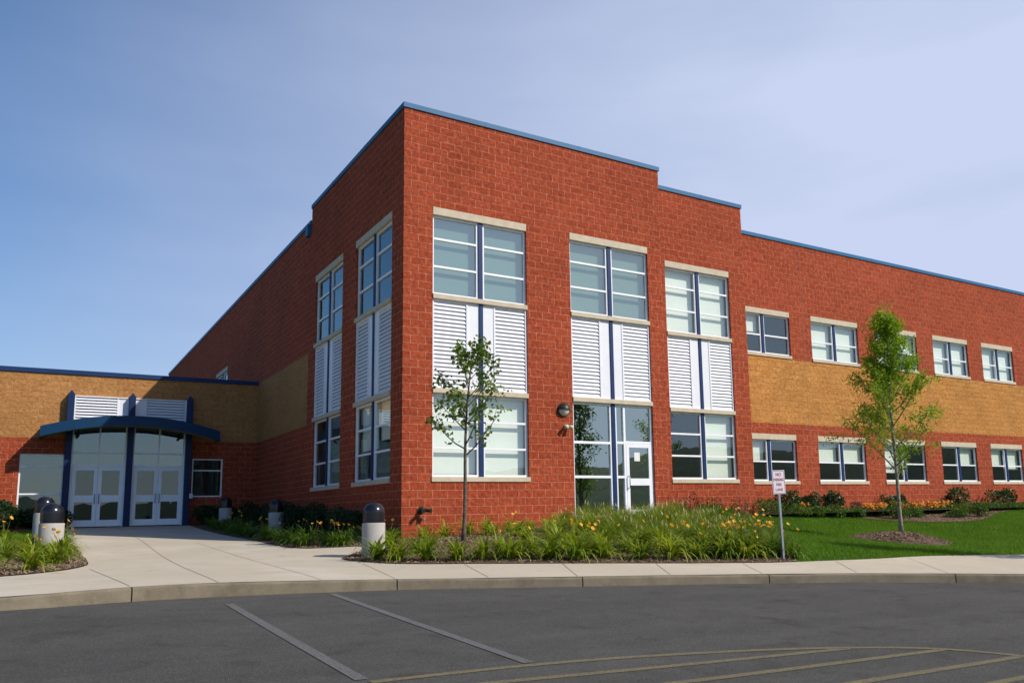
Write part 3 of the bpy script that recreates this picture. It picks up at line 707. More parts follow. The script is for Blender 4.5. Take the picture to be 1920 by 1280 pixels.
# ------------------------------------------------------------------ fittings on the walls
def at(f, *a): return f.P(*a)
wl = empty('wall_lamp', (4.68, 0, 3.4), 'round half-hooded wall lamp on red block wall left of the glazed door', 'lamp')
m = MB(); prof = [(.19, 0), (.2, .03), (.2, .06)]
def dome(mb, cx, cz, r, depth, a0, a1, d0=.01, seg=18, rings=8):
    n0 = len(mb.v)
    for i in range(rings + 1):
        p = math.pi / 2 * i / rings
        for k in range(seg + 1):
            t = a0 + (a1 - a0) * k / seg
            mb.v.append((cx + r * math.cos(p) * math.cos(t), -d0 - depth * math.sin(p), cz + r * math.cos(p) * math.sin(t)))
    for i in range(rings):
        for k in range(seg): q = n0 + i * (seg + 1) + k; mb.f.append((q, q + 1, q + seg + 2, q + seg + 1))
m = MB(); dome(m, 4.68, 3.4, .19, .2, 0, math.pi)
m.quad(*[(4.68 + .19 * math.cos(math.pi * k / 12), -.01 - .2 * math.sin(math.pi * k / 12), 3.4) for k in range(13)]); m.build('hood', M['bronze'], wl, True)
m = MB(); dome(m, 4.68, 3.395, .165, .15, math.pi, 2 * math.pi); m.build('lens', M['lens'], wl, True)
m = MB(); m.tube([(4.68, 0, 3.4), (4.68, -.03, 3.4)], [.2, .2], 28); m.build('backplate', M['bronze'], wl)
fl_ = empty('floodlight', (4.75, 0, 2.93), 'small cream twin-head floodlight on wall just below the round lamp', 'floodlight')
m = MB(); m.box((4.69, -.05, 2.87), (4.81, 0, 2.99)); m.build('base', M['cream'], fl_, bevel=.008)
for dx in (-.06, .06):
    m = MB(); m.tube([(4.75 + dx * .4, -.05, 2.93), (4.75 + dx, -.1, 2.93), (4.75 + dx * 1.5, -.2, 2.90)], [.02, .045, .06], 14); m.build('head', M['cream'], fl_, True)
fd = empty('hydrant_connection', (.55, 0, .73), 'dark bronze twin-outlet fire hose connection sticking out of red wall near corner', 'hydrant')
m = MB(); m.tube([(.5, 0, .73), (.5, -.02, .73)], [.10, .10], 20); m.build('flange', M['bronze'], fd)
m = MB(); m.tube([(.5, -.02, .73), (.5, -.12, .73), (.515, -.17, .725)], [.062, .06, .052], 14); m.build('body', M['bronze'], fd, True)
for dx in (-.04, .09):
    m = MB(); m.tube([(.51, -.14, .73), (.51 + dx, -.21, .72), (.51 + dx * 1.4, -.26, .715)], [.042, .042, .042], 14); o = m.build('outlet', M['bronze'], fd, True)
    m = MB(); m.tube([(.51 + dx * 1.4, -.26, .715), (.51 + dx * 1.55, -.29, .71)], [.05, .05], 14); m.build('cap', M['bronze'], o)
m = MB(); m.tube([(.53, 0, .53), (.53, -.07, .53), (.54, -.1, .5)], [.026, .026, .036], 12); m.build('drain', M['signface'], fd, True)
nb = MB(); FR.box(nb, 7.14, 7.34, 2.03, 2.28, -.083, -.08); tag(nb.build('notice', M['paper']), 'white paper notice taped inside the glass of the single entrance door', 'notice')
ic = MB(); ic.box((-2.47, YW - .37, 1.42), (-2.34, YW - .31, 1.60)); tag(ic.build('intercom', M['signface'], bevel=.008), 'small pale intercom box on the right-hand blue canopy post', 'intercom')
for x, y, lab in ((-6.25, YW - .35, 'small dark camera under canopy above the left pair of doors'), (-2.85, YW - .35, 'small dark camera under canopy above the right pair of doors')):
    c = empty('security_camera', (x, y, 3.85), lab, 'camera', 'cameras under the canopy')
    m = MB(); m.tube([(x, y, 3.98 - .05), (x, y, 3.78)], [.02, .02], 8); m.build('bracket', M['black'], c)
    m = MB(); m.tube([(x, y + .05, 3.77), (x - .02, y - .14, 3.70)], [.05, .055], 12); m.build('housing', M['black'], c)

# ------------------------------------------------------------------ bollards
def bollard(x, y, label):
    z = g1(x, y); o = empty('bollard_light', (x, y, z), label, 'bollard', 'domed bollards along the entrance walk')
    m = MB(); m.lathe([(.225, -.05), (.225, .64), (.22, .655), (.2, .66)], (x, y, z), 40); m.build('base', M['bollard'], o, True)
    m = MB(); m.lathe([(.205, .66), (.205, .70), (.212, .705)] + [(.212, .86)] + [(.212 * math.cos(a), .86 + .205 * math.sin(a)) for a in np.linspace(0.05, 1.5, 14)], (x, y, z), 40); m.build('cap', M['black'], o, True)
    for ob in o.children:
        md = ob.modifiers.new('edge', 'EDGE_SPLIT'); md.split_angle = math.radians(40)
    return o
bollard(-1.79, -3.1, 'domed bollard at the planting tip nearest the brick corner')
bollard(-7.17, .63, 'domed bollard in the left lily bed, the one nearer the kerb')
bollard(-7.26, 4.96, 'domed bollard in the left lily bed, half hidden behind another bollard')
bollard(-1.03, 8.0, 'domed bollard in front of the dark hedge, in building shade')
bollard(-1.5, 13.6, 'domed bollard nearest the entrance doors, half lost in dark shade')

# ------------------------------------------------------------------ sign
sx, sy = 4.62, -7.86; sz = g1(sx, sy)
sg = empty('no_parking_sign', (sx, sy, sz), 'white and red no parking fire lane sign on grey post by the lawn', 'sign')
m = MB(); u = .022; m.box((sx - u, sy - .004, sz - .2), (sx + u, sy + .004, sz + 1.70)); m.box((sx - u, sy + .004, sz - .2), (sx - u + .006, sy + .03, sz + 1.70)); m.box((sx + u - .006, sy + .004, sz - .2), (sx + u, sy + .03, sz + 1.70))
m.build('post', M['galv'], sg)
pw, ph = .31, .455; pz = sz + 1.255
sgp = MB(); sgp.box((sx - pw / 2, sy - .012, pz), (sx + pw / 2, sy - .006, pz + ph)); pn = sgp.build('panel', M['signface'], sg, bevel=.002)
m = MB(); e = .012; t = .007
for x0, x1, z0, z1 in ((-pw / 2 + e, pw / 2 - e, e, e + t), (-pw / 2 + e, pw / 2 - e, ph - e - t, ph - e), (-pw / 2 + e, -pw / 2 + e + t, e + t, ph - e - t), (pw / 2 - e - t, pw / 2 - e, e + t, ph - e - t)):
    m.box((sx + x0, sy - .0145, pz + z0), (sx + x1, sy - .0121, pz + z1))
m.build('border', M['signred'], pn)
for txt, zc, size, xs_ in (('NO', .345, .085, 1.), ('PARKING', .25, .075, .80), ('FIRE', .155, .075, 1.), ('LANE', .058, .075, 1.)):
    cu = bpy.data.curves.new('lettering', 'FONT'); cu.body = txt; cu.size = size; cu.align_x = 'CENTER'; cu.extrude = .0012; cu.offset = .0012
    cu.materials.append(M['signred']); to = bpy.data.objects.new('lettering', cu); COL.objects.link(to)
    me = bpy.data.meshes.new_from_object(to.evaluated_get(bpy.context.evaluated_depsgraph_get())); bpy.data.objects.remove(to)
    to = bpy.data.objects.new('lettering', me); COL.objects.link(to); to.parent = pn
    to.location = (0, -.0135, pz + zc - sz); to.rotation_euler = (math.pi / 2, 0, 0); to.scale = (xs_, 1, 1)
sg.rotation_euler = (0, math.radians(-1.3), math.radians(-6))

# ------------------------------------------------------------------ vegetation
def blades(n, L, w, spread, droop, seg=5, base_r=.07, up=(.35, 1.15)):
    """arching strap leaves -> V, F"""
    az = rng.uniform(0, 2 * np.pi, n); el = rng.uniform(up[0], up[1], n) * (np.pi / 2) * .85 + .12
    el = np.clip(el, .25, 1.5); ln = rng.uniform(*L, n); ww = rng.uniform(*w, n)
    r0 = np.sqrt(rng.uniform(0, 1, n)) * base_r; a0 = rng.uniform(0, 2 * np.pi, n)
    p = np.stack([r0 * np.cos(a0), r0 * np.sin(a0), np.zeros(n)], 1)
    V = np.zeros((n, seg + 1, 2, 3)); dr = rng.uniform(*droop, n)
    for k in range(seg + 1):
        t = k / seg; wk = ww * (1 - t ** 2.2) * (.7 + .6 * min(t * 3, 1)) * .5 + .0006
        side = np.stack([-np.sin(az), np.cos(az), np.zeros(n)], 1)
        V[:, k, 0] = p - side * wk[:, None]; V[:, k, 1] = p + side * wk[:, None]
        e = el - dr * (t + .5 / seg) ** 1.5
        d = np.stack([np.cos(e) * np.cos(az), np.cos(e) * np.sin(az), np.sin(e)], 1)
        p = p + d * (ln / seg)[:, None]
    idx = np.arange(n * (seg + 1) * 2).reshape(n, seg + 1, 2)
    F = np.stack([idx[:, :-1, 0], idx[:, :-1, 1], idx[:, 1:, 1], idx[:, 1:, 0]], -1).reshape(-1, 4)
    return V.reshape(-1, 3), F
def blooms(n, H, R, size, petals=6):
    """stalks and open flowers -> (Vs,Fs),(Vf,Ff)"""
    SV, SF, PV, PF = [], [], [], []
    for i in range(n):
        a = rng.uniform(0, 6.28); r = rng.uniform(.05, R); h = rng.uniform(*H); c = np.array([r * math.cos(a), r * math.sin(a), h]); b = c * [.25, .25, 0]
        k = len(SV); w = .004
        SV += [b + [w, 0, 0], b - [w, 0, 0], c - [w * .7, 0, 0], c + [w * .7, 0, 0], b + [0, w, 0], b - [0, w, 0], c - [0, w * .7, 0], c + [0, w * .7, 0]]; SF += [(k, k + 1, k + 2, k + 3), (k + 4, k + 5, k + 6, k + 7)]
        ax = np.array([math.cos(a) * .6 + rng.uniform(-.5, .5), math.sin(a) * .6 - .35 + rng.uniform(-.5, .5), .6]); ax /= np.linalg.norm(ax)
        u = np.cross(ax, [0, 0, 1.]); u /= np.linalg.norm(u) + 1e-9; v = np.cross(ax, u); s = rng.uniform(*size)
        for q in range(petals):
            t = 6.283 * q / petals + rng.uniform(-.1, .1); d = u * math.cos(t) + v * math.sin(t); e = -u * math.sin(t) + v * math.cos(t); k = len(PV)
            PV += [c, c + (d * .55 + e * .32 + ax * .45) * s, c + (d * 1.0 + ax * .42) * s, c + (d * .55 - e * .32 + ax * .45) * s]; PF.append((k, k + 1, k + 2, k + 3))
    return (np.array(SV), np.array(SF)), (np.array(PV), np.array(PF))

HOLD = {}
def lily_proto(kind, flowers, m, fm=None, n=84, L=(.40, .78)):
    o = empty('daylily', (0, 0, 0), 'x', 'daylily')
    V, F = blades(n, L, (.022, .038), 0, (1.1, 2.8)); arrays('leaves', V, F, m, o)
    if flowers:
        for q in range(flowers):
            (a, b), (c, d) = blooms(1, (.42, .66), .26, (.042, .06)); st = arrays('stalk', a, b, M['dry'], o); arrays('bloom', c, d, fm, st)
    HOLD.setdefault(kind, []).append([o, False]); return o
for i in range(4): lily_proto('lily', 0, M['lily'])
for i in range(4): lily_proto('lilyb', 1 + i % 3, M['lily'], M['bloom'])
for i in range(3): lily_proto('lilyd', 0, M['lilydark'], n=80)
for i in range(3): lily_proto('lilydb', 1 + i, M['lilydark'], M['bloom'], n=80)
def fountain_proto():
    o = empty('ornamental_grass', (0, 0, 0), 'x', 'ornamental grass')
    V, F = blades(420, (.35, .66), (.007, .011), 0, (.7, 2.1), 4, .14, (.3, 1.2)); arrays('leaves', V, F, M['fount'], o)
    V, F = blades(9, (.08, .13), (.014, .022), 0, (0, .5), 3, .34, (.5, 1.1)); V = V.reshape(9, -1, 3) + np.c_[np.zeros((9, 2)), rng.uniform(.28, .46, 9)][:, None, :]
    arrays('plumes', V.reshape(-1, 3), F, M['plume'], o); o['kind'] = 'thing'; HOLD.setdefault('fount', []).append([o, False])
for i in range(4): fountain_proto()
def leafball(n, rad, size, flat=.9, noise_amp=.42, shell=.5):
    d = rng.normal(size=(n, 3)); d /= np.linalg.norm(d, axis=1)[:, None]
    k = rng.normal(size=(7, 3)); ph = rng.uniform(0, 6, 7)
    lump = 1 + noise_amp * np.sin(2.3 * d @ k.T + ph).mean(1) * 2
    r = (shell + (1 - shell) * rng.uniform(0, 1, n) ** .6) * lump
    c = d * r[:, None] * np.array(rad); c[:, 2] += rad[2] * flat; c = c[c[:, 2] > .02]; n = len(c)
    nrm = d[:n] * .6 + rng.normal(size=(n, 3)) * .6 + [0, 0, .3]; nrm /= np.linalg.norm(nrm, axis=1)[:, None]
    u = np.cross(nrm, rng.normal(size=(n, 3))); u /= np.linalg.norm(u, axis=1)[:, None]; v = np.cross(nrm, u)
    s = rng.uniform(*size, n)[:, None]
    V = np.stack([c - u * s, c - v * s * .45 + nrm * s * .1, c + u * s, c + v * s * .45 + nrm * s * .1], 1).reshape(-1, 3)
    return V, np.arange(n * 4).reshape(n, 4)
def shrub(x, y, rad, m, n, size, name, label, cat='shrub', group=None, dz=0, orange=0):
    z = g1(x, y); o = empty(name, (x, y, z - .02 + dz), label, cat, group)
    V, F = leafball(n, rad, size); arrays('foliage', V, F, m, o)
    st = MB()
    for k in range(6):
        a = k * 1.05 + rng.uniform(0, .5); e = (x + rad[0] * .55 * math.cos(a), y + rad[1] * .55 * math.sin(a), z + rad[2] * 1.2)
        st.tube([(x, y, z - .05), ((x + e[0]) / 2, (y + e[1]) / 2, z + rad[2] * .5), e], [.02, .014, .006], 5)
    st.build('stems', M['bark'], o)
    if orange:
        (a, b), (c, d) = blooms(orange, (rad[2] * .9, rad[2] * 1.9), rad[0] * .9, (.04, .06), 5); arrays('blossom', c, d, M['orange'], o)
    return o
def place(kind, x, y, label, group, sc=1., dz=0.):
    lst = HOLD[kind]; e = lst[int(rng.integers(len(lst)))]
    if not e[1]: o = e[0]; e[1] = True
    else: o = copy_tree(e[0])
    s = sc * rng.uniform(.88, 1.14); o.location = (x, y, g1(x, y) + dz); o.rotation_euler = (0, 0, rng.uniform(0, 6.28)); o.scale = (s, s, s * rng.uniform(.92, 1.08))
    o['label'] = label; o['group'] = group; return o

def bed_x(t):            # point along the sidewalk edge of the front bed
    P = [(-2.05, -4.05), (-1.4, -5.0), (-.6, -5.55), (.4, -6.15), (1.5, -6.65), (2.6, -7.1), (3.6, -7.45), (4.45, -7.65)]
    i = min(int(t * 7), 6); f = t * 7 - i; return P[i][0] + (P[i + 1][0] - P[i][0]) * f, P[i][1] + (P[i + 1][1] - P[i][1]) * f
g_front = 'daylilies along the front of the centre bed'
for i in range(15):
    x, y = bed_x(i / 14)
    fl = rng.uniform() < .35
    place('lilyb' if fl else 'lily', x + .05 + rng.uniform(-.1, .1), y + .17 + rng.uniform(-.1, .1), 'green daylily clump with yellow blooms at the front edge of the centre bed' if fl else 'arching green daylily clump without bloom at the front edge of the centre bed', g_front, 1.0)
for i in range(36):
    x, y = bed_x((i // 2 + .5) / 18); fl = rng.uniform() < .6
    k = .75 + .8 * (i % 2); x += .45 * k + rng.uniform(-.15, .15); y += k + rng.uniform(-.2, .2)
    if (i % 2 and x < 1.2) or x < -.1: continue
    place('lilyb' if fl else 'lily', x, y, 'yellow-blooming daylily clump in the second row of the centre bed' if fl else 'leafy daylily clump in the second row of the centre bed', 'daylilies in the second row', .9)
for x, y in ((.35, -.55), (.9, -.5), (1.5, -.5), (2.0, -.6), (2.6, -.7), (3.1, -.9), (1.7, -1.5), (1.9, -2.3), (2.4, -1.6), (2.7, -2.6), (2.2, -3.2), (3.0, -1.9), (3.3, -1.4), (3.1, -3.1), (2.7, -3.9), (3.5, -2.4), (3.9, -1.0), (1.6, -3.2), (1.8, -4.2), (-.7, -1.1), (-.95, -1.9), (-.5, -2.9), (-1.0, -3.4)):
    fl = x > 2. and rng.uniform() < .4; place('lilyb' if fl else 'lily', x, y, 'daylily clump growing near the brick wall behind the slim tree', 'daylilies near the corner wall', .8)
# fountain grass mound in front of the glazed door
gm = 0
for x in np.arange(3.3, 8.7, .62):
    for y in np.arange(-5.6, -.2, .66):
        px, py = x + rng.uniform(-.2, .2), y + rng.uniform(-.2, .2)
        lo = np.interp(px, [1.5, 5, 8.8], [-5.6, -6.4, -3.2]); hi = np.interp(px, [3, 4.2, 8.8], [-2.4, -.55, -.6])
        right = np.interp(py, [-8, -3.5, 0], [4.6, 7.2, 9.2])
        if lo < py < hi and px < right:
            place('fount', px, py, 'feathery pale green fountain grass clump in the mound before the glazed door', 'fountain grass in the centre mound', rng.uniform(.78, 1.2)); gm += 1
# daylily border along the lawn
for (x0, y0), (x1, y1) in zip([(4.6, -7.4), (5.9, -6.3), (7.2, -4.7), (8.4, -2.9), (9.4, -1.3)], [(5.9, -6.3), (7.2, -4.7), (8.4, -2.9), (9.4, -1.3), (10.4, -.1)]):
    for k in range(4):
        t = k / 4
        for off in (.06, -.38, -.8):
            x = x0 + (x1 - x0) * t + off + rng.uniform(-.12, .12); y = y0 + (y1 - y0) * t + .1 + rng.uniform(-.1, .1); fl = rng.uniform() < (.55 if x < 7 else .2)
            place('lilydb' if fl else 'lilyd', x, y, 'dark green daylily clump with yellow blooms on the border between bed and lawn' if fl else 'dark green daylily clump on the border between bed and lawn', 'daylilies along the lawn edge', .95)
for x, y in ((4.75, -7.45), (5.1, -7.3), (5.0, -7.75), (5.45, -6.95), (4.3, -7.3), (3.95, -6.9), (4.45, -6.85), (5.0, -6.7)):
    place('lilydb' if x > 4.7 else 'lilyd', x, y, 'daylily clump with yellow blooms around the sign post' if x > 4.7 else 'leafy daylily clump left of the sign post', 'daylilies around the sign', .95)
# left bed
for i in range(26):
    t = i / 25; row = i % 2
    x, y = (-6.98 - 1.0 * row - (.9 * t if t < .45 else 0), -3.0 + 5.6 * t)
    if i < 5: x, y = -7.55 - .52 * i, -3.35 + .12 * (i % 2)
    x += rng.uniform(-.12, .12); y += rng.uniform(-.15, .15)
    if math.hypot(x + 7.17, y - .63) < .45: x -= .6
    fl = rng.uniform() < .5
    place('lilyb' if fl else 'lily', x, y, 'daylily clump with yellow blooms around the left bollards' if fl else 'leafy daylily clump around the left bollards', 'daylilies in the left bed', .88)
# face bed along the shaded wall
for i in range(30):
    t = i / 29; row = i % 2
    y = 12.6 - 12.7 * t; x = -2.18 + .5 * row + rng.uniform(-.1, .1)
    if math.hypot(x + 1.03, y - 8) < .4 or (row and 3.6 < y < 8.): continue
    fl = rng.uniform() < (.6 if y < 7 else .25)
    place('lilydb' if fl else 'lilyd', x, y + rng.uniform(-.12, .12), 'daylily clump with yellow blooms beside the shaded walk to the doors' if fl else 'leafy daylily clump beside the shaded walk to the doors', 'daylilies along the shaded wall', .85)
for x, y in ((-.62, .4), (-1.0, 1.0), (-1.5, .1), (-1.5, -.25), (-.45, -.4)):
    place('lilydb', x, y, 'daylily clump at the foot of the brick corner behind a bollard', 'daylilies at the brick corner', .85)
# dark hedge in the shade
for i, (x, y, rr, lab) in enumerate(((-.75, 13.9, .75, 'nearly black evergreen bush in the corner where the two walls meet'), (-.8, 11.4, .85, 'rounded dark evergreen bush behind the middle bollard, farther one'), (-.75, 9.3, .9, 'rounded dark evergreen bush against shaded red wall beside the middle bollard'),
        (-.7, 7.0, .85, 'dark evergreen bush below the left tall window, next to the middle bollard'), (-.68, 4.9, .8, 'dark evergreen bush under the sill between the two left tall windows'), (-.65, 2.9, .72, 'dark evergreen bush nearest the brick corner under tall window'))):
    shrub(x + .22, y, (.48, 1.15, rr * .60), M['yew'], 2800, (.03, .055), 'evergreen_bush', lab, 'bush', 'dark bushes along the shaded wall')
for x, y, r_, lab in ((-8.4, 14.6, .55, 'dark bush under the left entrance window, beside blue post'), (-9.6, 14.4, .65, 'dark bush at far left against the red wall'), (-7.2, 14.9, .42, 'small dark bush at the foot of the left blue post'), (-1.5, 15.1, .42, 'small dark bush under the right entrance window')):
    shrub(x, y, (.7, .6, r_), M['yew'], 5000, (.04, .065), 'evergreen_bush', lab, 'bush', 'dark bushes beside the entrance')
# right-hand wall planting
for x, y, rad, lab in ((14.7, 1.25, (.5, .42, .42), 'open leafy shrub under the first window, behind the sign'), (15.75, 1.3, (.42, .4, .40), 'middle leafy shrub of three right of the sign'), (17.0, 1.3, (.5, .42, .47), 'dark leafy shrub under the second lower window'),
        (20.85, 1.3, (.62, .5, .42), 'dark leafy shrub right behind the trunk of the taller tree'), (24.5, 1.3, (.62, .5, .50), 'glossy dark shrub under the fourth lower window'), (28.05, 1.3, (.75, .55, .52), 'largest glossy dark shrub at the right end of the bed'), (31.6, 1.3, (.6, .5, .5), 'glossy dark shrub beyond the right edge of the bed')):
    shrub(x, y, rad, M['shrub'], 1300, (.045, .075), 'leafy_shrub', lab, 'shrub', 'upright shrubs against the red wall')
for x, y, r_, lab in ((12.95, .62, .62, 'wide low green bush at the left end of the wall bed'), (14.35, .6, .45, 'low rounded green bush just right of the sign post'), (15.3, .62, .42, 'low rounded green bush below the middle leafy shrub'), (16.3, .6, .45, 'low rounded green bush right of the middle one'), (17.25, .55, .42, 'low rounded green bush before the orange flowers'),
        (20.0, .1, .42, 'low green bush left of the taller tree trunk'), (21.6, -.6, .42, 'low green bush right of the taller tree trunk'), (23.3, .1, .42, 'low green bush where the mulch tongue ends'), (25.3, .65, .42, 'low green bush below the glossy dark shrubs'), (26.3, .7, .40, 'low green bush between the two glossy dark shrubs'), (27.4, .7, .40, 'low green bush before the largest glossy shrub'), (28.6, .75, .42, 'low green bush at the right edge of the picture')):
    shrub(x, y, (r_ * 1.15, r_ * .9, r_ * .50), M['box'], 1300, (.025, .045), 'low_bush', lab, 'bush', 'low bushes along the wall bed')
for x, y, lab in ((9.35, .3, 'wispy purple barberry by the pier right of the glazed door'), (10.2, .2, 'taller wispy purple barberry under the third tall window'), (11.3, .1, 'low purple barberry left of the wide green bush'), (17.9, 1.0, 'thin purple barberry beside the orange flowers')):
    shrub(x, y, (.42, .28, .36), M['barberry'], 420, (.022, .04), 'barberry', lab, 'shrub', 'purple barberries')
for x, y in ((14.95, .95), (18.35, .9), (18.85, .75), (19.2, 1.1), (20.3, .9), (20.9, .7), (21.5, 1.0), (22.1, .85), (22.7, .9), (23.3, .95)):
    shrub(x, y, (.36, .32, .25), M['box'], 420, (.03, .05), 'orange_flower', 'bushy clump covered in orange blooms before the red wall', 'flowers', 'orange flowers in the wall bed', 0, 46)
for x, y, lab in ((18.6, -.2, 'tall leafy perennial before the orange flowers, left'), (22.6, -.9, 'tall leafy perennial at the tip of the mulch tongue')):
    shrub(x, y, (.42, .36, .36), M['box'], 700, (.03, .055), 'leafy_perennial', lab, 'plant', 'perennials on the mulch tongue')

# ---- trees
def tree(x, y, base_z, H, first, prof, nb, nleaf, size, lm, bm, tr, label, name, lean=(0, 0), up=.75, aspect=.55, clump=.13, bias=None, jit=(.75, 1.12)):
    o = empty(name, (x, y, base_z), label, 'tree')
    t = MB(); pts = []; R = []
    k = 14
    for i in range(k + 1):
        f = i / k; pts.append(Vector((x + lean[0] * f + .035 * math.sin(f * 7 + x), y + lean[1] * f + .03 * math.sin(f * 5.3), base_z - .05 + (H - .2) * f))); R.append(tr * (1 - f) ** .8 + .006)
    R[0] *= 1.35
    t.tube(pts, R, 10)
    def on(h): 
        f = min(max(h / (H - .2), 0), 1) * k; i = min(int(f), k - 1); return pts[i].lerp(pts[i + 1], f - i), R[i]
    tips = []
    for b in range(nb):
        f = (b + rng.uniform(0, .8)) / nb; h = first + (H * .97 - first) * f ** .85
        p, r0 = on(h * .93); az = b * 2.4 + rng.uniform(-.4, .4); L = np.interp(h / H, *prof) * rng.uniform(*jit)
        if bias: L *= 1 + bias * math.cos(az - .57)
        q = [p]; d = Vector((math.cos(az), math.sin(az), up * rng.uniform(.6, 1.3))).normalized(); n = 4
        for s in range(n):
            d = (d + Vector((rng.uniform(-.15, .15), rng.uniform(-.15, .15), .12))).normalized(); q.append(q[-1] + d * (L / n))
        t.tube(q, [max(r0 * .5, .008) * (1 - s / (n + .6)) + .002 for s in range(n + 1)], 5)
        tips += [(q[s].lerp(q[s + 1], u), .25 + s / n) for s in range(1, n) for u in (.2, .7)] + [(q[-1], 1.1)]
        for s in range(2 + int(L > .6)):
            a = q[int(rng.integers(1, n))]; dd = (d + Vector(rng.normal(size=3) * .6)).normalized(); e = a + dd * L * rng.uniform(.25, .45); t.tube([a, a.lerp(e, .5) + Vector((0, 0, .02)), e], [.007, .005, .002], 4); tips += [(a.lerp(e, .6), .8), (e, 1.)]
    tips.append((pts[-1], 1.)); tips.append((pts[-2], .8))
    t.build('trunk', bm, o, True)
    P = np.array([tuple(a) for a, _ in tips]); W_ = np.array([w for _, w in tips]); W_ /= W_.sum()
    ci = rng.choice(len(P), nleaf, p=W_); c = P[ci] + rng.normal(size=(nleaf, 3)) * clump * np.array([1, 1, .75])
    c -= np.array([x, y, base_z]); nrm = rng.normal(size=(nleaf, 3)) * .75 + [0, 0, .55]; nrm /= np.linalg.norm(nrm, axis=1)[:, None]
    u = rng.normal(size=(nleaf, 3)) + [0, 0, -.5]; u -= nrm * (u * nrm).sum(1)[:, None]; u /= np.linalg.norm(u, axis=1)[:, None]; v = np.cross(nrm, u); s = rng.uniform(*size, nleaf)[:, None]
    V = np.stack([c - u * s, c - u * s * .1 - v * s * aspect + nrm * s * .12, c + u * s, c - u * s * .1 + v * s * aspect + nrm * s * .12], 1).reshape(-1, 3)
    arrays('crown', V, np.arange(nleaf * 4).reshape(-1, 4), lm, o); return o
tree(.55, -2.25, g1(.55, -2.25), 4.75, 1.9, ([.38, .5, .65, .8, .92, 1.], [1.1, 1.25, 1.05, .9, .6, .25]), 19, 1150, (.042, .07), M['maple'], M['bark'], .042,
     'slim young tree with sparse dark leaves before the corner tall window', 'young_tree', (.22, .0), .8, .75, .085, .12)
T2 = (12.5, -4.75); z2 = g1(*T2) + .22
tree(*T2, z2, 6.6, 1.5, ([.2, .28, .42, .6, .75, .9, 1.], [1.75, 1.9, 1.75, 1.4, .95, .5, .2]), 36, 12500, (.035, .07), M['locust'], M['barkpale'], .047,
     'taller young tree with fresh light green crown on the lawn', 'young_tree', (.04, .04), .85, .36, .11, .1, (.55, 1.2))
tree(13.1, -11.9, g1(13.1, -11.9), 7.0, 1.6, ([.22, .35, .55, .75, .9, 1.], [1.1, 1.3, 1.2, .95, .6, .2]), 26, 3000, (.05, .085), M['maple'], M['bark'], .09,
     'leafy street tree beyond the right edge, mirrored in the door glass', 'street_tree', (.1, .1), .9, .6, .17)
# mulch ring
n = 26; V = [(T2[0], T2[1], z2 + .02)]; F = []
for r_, hh in ((.45, .18), (.85, .10), (1.2, .01), (1.32, -.06)):
    for k in range(n):
        a = 2 * math.pi * k / n; rr = r_ * (1 + .08 * math.sin(3 * a + 1) + .05 * math.sin(7 * a)); px, py = T2[0] + rr * math.cos(a) * 1.05, T2[1] + rr * math.sin(a); V.append((px, py, g1(px, py) + hh + .02))
for k in range(n): F.append((0, 1 + k, 1 + (k + 1) % n))
Fm = [tuple(f) for f in F]
for j in range(3):
    for k in range(n): Fm.append((1 + j * n + k, 1 + (j + 1) * n + k, 1 + (j + 1) * n + (k + 1) % n, 1 + j * n + (k + 1) % n))
mb = MB(); mb.v = V; mb.f = Fm; tag(mb.build('soil', M['soil'], smooth=True), kind='structure')

mb = MB(); mb.lathe([(.75, -.06), (.7, .02), (.3, .05)], (13.1, -11.9, g1(13.1, -11.9)), 24); tag(mb.build('soil', M['soil'], smooth=True), kind='structure')
# ---- loose cover: mulch chips, gravel, grass
def scatter_quads(name, P, size, m, tilt=.5, lift=.015):
    n = len(P); nrm = rng.normal(size=(n, 3)) * tilt + [0, 0, 1]; nrm /= np.linalg.norm(nrm, axis=1)[:, None]
    u = np.cross(nrm, rng.normal(size=(n, 3))); u /= np.linalg.norm(u, axis=1)[:, None]; v = np.cross(nrm, u); s = rng.uniform(*size, n)[:, None]; c = P + [0, 0, lift]
    V = np.stack([c - u * s - v * s * .3, c + u * s - v * s * .3, c + u * s + v * s * .3, c - u * s + v * s * .3], 1).reshape(-1, 3)
    return tag(arrays(name, V, np.arange(n * 4).reshape(-1, 4), m), kind='stuff')
def pts_in(poly, n, box):
    X = rng.uniform(box[0], box[1], n); Y = rng.uniform(box[2], box[3], n); k = inside(poly, X, Y); return X[k], Y[k]
X, Y = pts_in(bed_poly, 90000, (-2.8, 30, -8.3, 2)); k = (X < 8) | (rng.uniform(size=X.size) < .6); X, Y = X[k], Y[k]
X2, Y2 = pts_in(lbed_poly, 12000, (-9.5, -6.4, -4.6, 3)); X = np.r_[X, X2]; Y = np.r_[Y, Y2]
P = np.stack([X, Y, bedz(X, Y)], 1)
a = rng.uniform(0, 6.28, 5000); rr = 1.25 * np.sqrt(rng.uniform(0, 1, 5000)); rx, ry = T2[0] + rr * np.cos(a), T2[1] + rr * np.sin(a)
P = np.r_[P, np.stack([rx, ry, G(rx, ry) + .02 + np.interp(rr, [0, .45, .85, 1.2], [.22, .18, .10, .01])], 1)]
scatter_quads('mulch', P, (.012, .032), M['chip'])
X = rng.uniform(.1, 4.2, 2600); Y = -.06 - np.abs(rng.normal(size=2600)) * .16; k = Y > -.6
scatter_quads('gravel', np.stack([X[k], Y[k], bedz(X[k], Y[k])], 1), (.015, .03), M['gravelm'], .8)
lawn_poly = smooth_path(lawn_bed_edge, .3) + smooth_path([p for p in back_right if p[0] > 4.7], .3)
def grass_pts(n, box, poly):
    X, Y = pts_in(poly, n, box); d = np.hypot(X - T2[0], Y - T2[1]) > 1.2 + .1 * np.sin(9 * np.arctan2(Y - T2[1], X - T2[0])); return X[d], Y[d]
